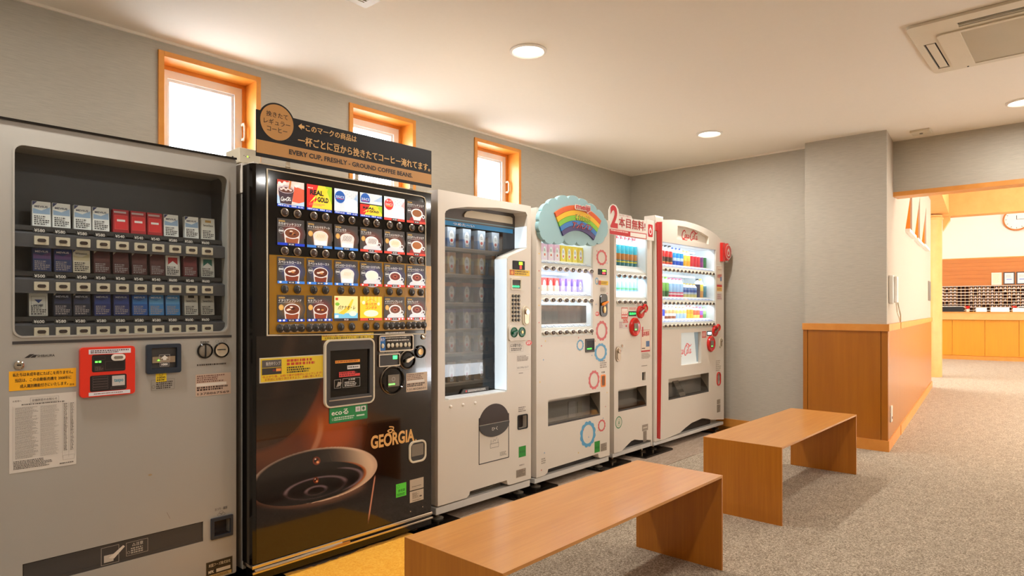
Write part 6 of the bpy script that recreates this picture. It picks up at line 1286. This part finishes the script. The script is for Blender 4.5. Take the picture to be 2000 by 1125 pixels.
# left column with the red stripe and its top block
MB().box(4.675, Y6 - .004, .085, 4.792, Y6 + .078, 1.92).build('side_column', 'white_metal', t6, bevel=.006)
MB().plate([(4.70, .115), (4.748, .10), (4.778, 1.20), (4.775, 1.885), (4.692, 1.875), (4.706, 1.20)], [], Y6 - .010, Y6 - .004).build('red_stripe', 'deep_red', t6, bevel=.002)
MB().box(4.676, Y6 - .02, 1.80, 4.70, Y6 + .03, 1.866).build('hinge_cover', 'red_plastic', t6, bevel=.006)
MB().box(4.673, Y6 - .002, 1.885, 4.81, Y6 + .10, 1.93).build('column_cap', 'white_plastic', t6, bevel=.005)
feet(t6, 4.74, 5.93, Y6 + .06, Y6 + .6, .055, 'dull_chrome')
case(t6, ux0, ux1, uz0, uz1, Y6, .32, 0)
MB().box(ux0, Y6 + .009, uz0, ux1, Y6 + .014, 1.027).build('lower_lip', 'white_plastic', t6)
zr6 = [F(1297, 527, Y6)[1], F(1297, 592.5, Y6)[1], F(1297, 637.5, Y6)[1]]
bx6 = [4.845 + .0702 * k for k in range(14)]
for i, z in enumerate(zr6):
    price_rail(t6, ux0 + .002, ux1 - .002, z + .03, Y6, 14, 4.845, .0702, .03, (80, 110, 190), colored={6: (240, 150, 60)} if i == 1 else None)
    buttons(t6, [(x, z + .003) for x in bx6], Y6 + .004, .021, .011, 'button_brown', 'cream_plastic', .012)
    MB().box(ux0, Y6 + .07, z + .055, ux1, Y6 + .31, z + .060).build('display_shelf', 'white_interior', t6)
shelf_lights(t6, ux0, ux1, (1.715, zr6[0] - .01, zr6[1] - .01), Y6, 1.5)
dx6 = [4.975 + .0663 * k for k in range(13)]
def bt(h, bands, cap, desc, kind='bottle', r=.029): return (kind, h, r if h > .12 or kind == 'can' else .026, bands, cap, desc)
COLA = bt(0.165, ((.14, (214, 50, 40)), (.06, (230, 140, 60)), (.35, (70, 40, 34)), (.45, (206, 36, 40))), (40, 26, 26), 'red-labelled cola bottle on the top shelf of the arched machine')
AQ = bt(0.155, ((.35, (30, 90, 200)), (.25, (190, 214, 240)), (.4, (40, 140, 220))), (40, 90, 210), 'blue sports-drink bottle on the top shelf of the arched machine')
YLB = bt(0.14, ((.5, (246, 176, 50)), (.5, (250, 206, 80))), (250, 200, 90), 'orange-yellow bottle on the top shelf of the arched machine')
REDC = bt(0.105, ((.5, (214, 40, 56)), (.5, (206, 34, 50))), None, 'red drink can on the top shelf of the arched machine', 'can')
PUR = bt(0.105, ((.5, (150, 50, 130)), (.5, (110, 50, 110))), None, 'purple drink can on the top shelf of the arched machine', 'can')
GRN = bt(0.105, ((.5, (40, 120, 70)), (.5, (30, 110, 60))), None, 'green drink can on the top shelf of the arched machine', 'can')
TEA = bt(0.17, ((.4, (60, 110, 60)), (.6, (130, 190, 90))), (150, 200, 80), 'green tea bottle at the left of the middle shelf of the arched machine')
WTR = bt(0.165, ((.16, (226, 70, 100)), (.10, (246, 240, 244)), (.1, (230, 110, 130)), (.64, (170, 206, 240))), (236, 130, 160), 'clear water bottle with a pink label on the middle shelf of the arched machine')
BLC = bt(0.125, ((.3, (214, 200, 130)), (.2, (190, 206, 226)), (.25, (60, 90, 160)), (.25, (110, 140, 190))), (240, 200, 90), 'short blue and gold bottle on the middle shelf of the arched machine')
DRK = bt(0.175, ((.5, (70, 70, 96)), (.5, (60, 60, 80))), (60, 60, 70), 'dark bottle near the right of the middle shelf of the arched machine')
ORG = bt(0.175, ((.5, (226, 160, 90)), (.5, (250, 214, 90))), (250, 210, 80), 'yellow and orange bottle near the right of the middle shelf of the arched machine')
TEL = bt(0.115, ((.5, (70, 130, 150)), (.5, (90, 150, 170))), None, 'teal can at the right end of the middle shelf of the arched machine', 'can')
BL3 = bt(0.118, ((.3, (230, 226, 240)), (.7, (50, 70, 210))), (60, 80, 210), 'bright blue bottle at the left end of the bottom shelf of the arched machine')
BRN = bt(0.11, ((.3, (150, 84, 60)), (.3, (236, 226, 214)), (.4, (206, 160, 110))), (170, 130, 110), 'brown and cream coffee bottle on the bottom shelf of the arched machine')
LB3 = bt(0.105, ((.6, (170, 196, 236)), (.4, (250, 206, 120))), (250, 180, 90), 'pale blue bottle with an orange neck on the bottom shelf of the arched machine')
OR3 = bt(0.115, ((.5, (250, 180, 60)), (.5, (250, 150, 60))), (240, 90, 60), 'orange juice bottle on the bottom shelf of the arched machine')
RD3 = bt(0.105, ((.4, (250, 214, 120)), (.6, (236, 110, 80))), (230, 90, 90), 'red and yellow bottle on the bottom shelf of the arched machine')
VI3 = bt(0.1, ((.4, (210, 80, 110)), (.6, (160, 110, 210))), (200, 90, 200), 'violet bottle near the right of the bottom shelf of the arched machine')
GR3 = bt(0.1, ((.5, (120, 180, 110)), (.5, (170, 210, 140))), (150, 200, 120), 'light green bottle at the right end of the bottom shelf of the arched machine')
for row, z in (([COLA] * 3 + [AQ] * 3 + [YLB] * 2 + [REDC] * 3 + [PUR] * 2 + [GRN], zr6[0]), ([TEA] * 2 + [WTR] * 4 + [BLC] * 4 + [DRK, ORG, TEL], zr6[1]), ([BL3, BRN, BRN, BRN, LB3, LB3, LB3, OR3, OR3, RD3, RD3, VI3, GR3], zr6[2])):
    if len(row) > 13: row = row[:13]; row[-1] = GRN
    put_drinks([(dx6[k],) + s_[:5] + (s_[5], s_[5].replace(' on the', 's on the') if row.count(s_) > 1 else None) for k, s_ in enumerate(row)], Y6 + .105, z + .0605, '', t6)
# advert window, delivery slot, controls
MB().box(5.12, Y6 + .03, .67, 5.51, Y6 + .033, .965).build('advert_panel', 'soft_light', t6)
p = Print(Y6 + .0294); p.rect(5.125, .678, 5.505, .96, (214, 220, 218)).up(); script_logo(p, 5.09, .745, 5.375, .86, (206, 110, 110), 1.6)
p.poly([(5.425, .96), (5.505, .96), (5.505, .69), (5.475, .69)], (130, 150, 160)); p.build('advert_print', 'print_dim', parent=t6)
flap_slot(t6, 4.90, .402, 5.665, .578, Y6, .14, 'showcase_glass')
MB().plate([(Y6 + .012, .43), (Y6 + .006, .41), (Y6 + .1, .572), (Y6 + .106, .572)], [], 5.12, 5.22, 'x').build('flap_strap', 'tan_grey', t6)
cx6, cz6 = F(1387.5, 671.5, Y6); coke_controls(t6, Y6, cx6, cz6, 1.02)
x0, z0, x1, z1 = FRs(1380.5, 646.5, 1389.5, 655.5, Y6)
MB().box(x0, Y6 - .003, z0, x1, Y6, z1).build('display', 'charcoal', t6); p = Print(Y6 - .0035); p.rect(x0 + .01, z0 + .01, x1 - .01, z1 - .01, (200, 236, 255)); p.build('display_light', 'led', parent=t6)
x0, z0, x1, z1 = FRs(1371, 647, 1379, 659.5, Y6); sticker(t6, 'red_sticker', x0, z0, x1, z1, Y6, (206, 80, 66), lambda p: p.tiny(x0 + .006, z0 + .008, x1 - .004, z1 - .01, 3, (246, 226, 216), 3))
x0, z0, x1, z1 = FRs(1404.5, 659, 1409, 679, Y6); long_lock(t6, x0, z0, x1, z1, Y6)
MB().plate(rrect(5.828, .44, 5.915, .57, .04), [rrect(5.838, .45, 5.905, .56, .033)], Y6 - .006, Y6 + .002).build('coin_return_rim', 'red_plastic', t6, bevel=.002)
MB().box(5.83, Y6 + .03, .44, 5.91, Y6 + .034, .57).build('coin_return_cup', 'dark_interior', t6)
def pr6(px0, py0, px1, py1, fn, name, base): x0, z0, x1, z1 = FRs(px0, py0, px1, py1, Y6); sticker(t6, name, x0, z0, x1, z1, Y6, base, lambda p: fn(p, x0, z0, x1, z1))
pr6(1400, 521, 1410, 555, lambda p, a, b, c, d: p.frame(a, b, c, d, .002, (190, 60, 56)).text('1本無料', a + .01, d - .11, c - .006, d - .07, (190, 50, 50), .04).text('スタンプ', a + .02, d - .035, c - .02, d - .018, (180, 70, 60), .02).rect(c - .04, b + .03, c - .008, b + .07, (90, 120, 160)), 'red_framed_sticker', (226, 208, 186))
pr6(1400, 556, 1410, 569, lambda p, a, b, c, d: p.rect(a, d - .022, c, d, (200, 50, 40)).tiny(a + .006, b + .006, c - .006, d - .03, 2, (150, 90, 40), 3), 'orange_sticker', (240, 196, 110))
pr6(1400.5, 573, 1410, 586, lambda p, a, b, c, d: p.tiny(a + .004, b + .006, c - .004, d - .006, 3, (180, 120, 120), 4), 'grey_sticker', (206, 190, 182))
pr6(1398, 703, 1408, 725, lambda p, a, b, c, d: p.tiny(a, b, c, d, 6, (170, 156, 140), 5), 'front_print', (222, 213, 200))
pr6(1400, 780, 1407, 789, lambda p, a, b, c, d: p.tiny(a + .004, b, c - .004, d, 3, (120, 108, 96), 5), 'paper_label', (170, 158, 142))
pr6(1400, 790, 1407, 805, lambda p, a, b, c, d: p.tiny(a + .004, b, c - .004, d, 6, (110, 98, 88), 6), 'paper_label', (160, 148, 132))
x0, z0, x1, z1 = FRs(1400, 455, 1413, 491, Y6)
p0 = thing('round_emblem_sign', 'round red emblem disc clipped to the right edge of the arched machine', 'sign', (6.0, Y6 - .02, 1.70))
MB().box(5.90, Y6 - .03, 1.62, 5.96, Y6 - .001, 1.80).build('bracket', 'red_plastic', p0, bevel=.004)
MB().lathe([(.085, 0), (.085, -.01), (.07, -.02), (.001, -.02)], (6.005, Y6 - .02, 1.715), 32, 'y').build('disc', 'red_plastic', p0, smooth=True)
p = Print(Y6 - .0406); p.ring(6.005, 1.715, .07, .07, .006, (240, 220, 210), 28).ring(6.005, 1.708, .03, .034, .009, (240, 224, 214), 22).rect(6.0, 1.715, 6.01, 1.75, (240, 224, 214)); p.build('emblem', parent=p0)
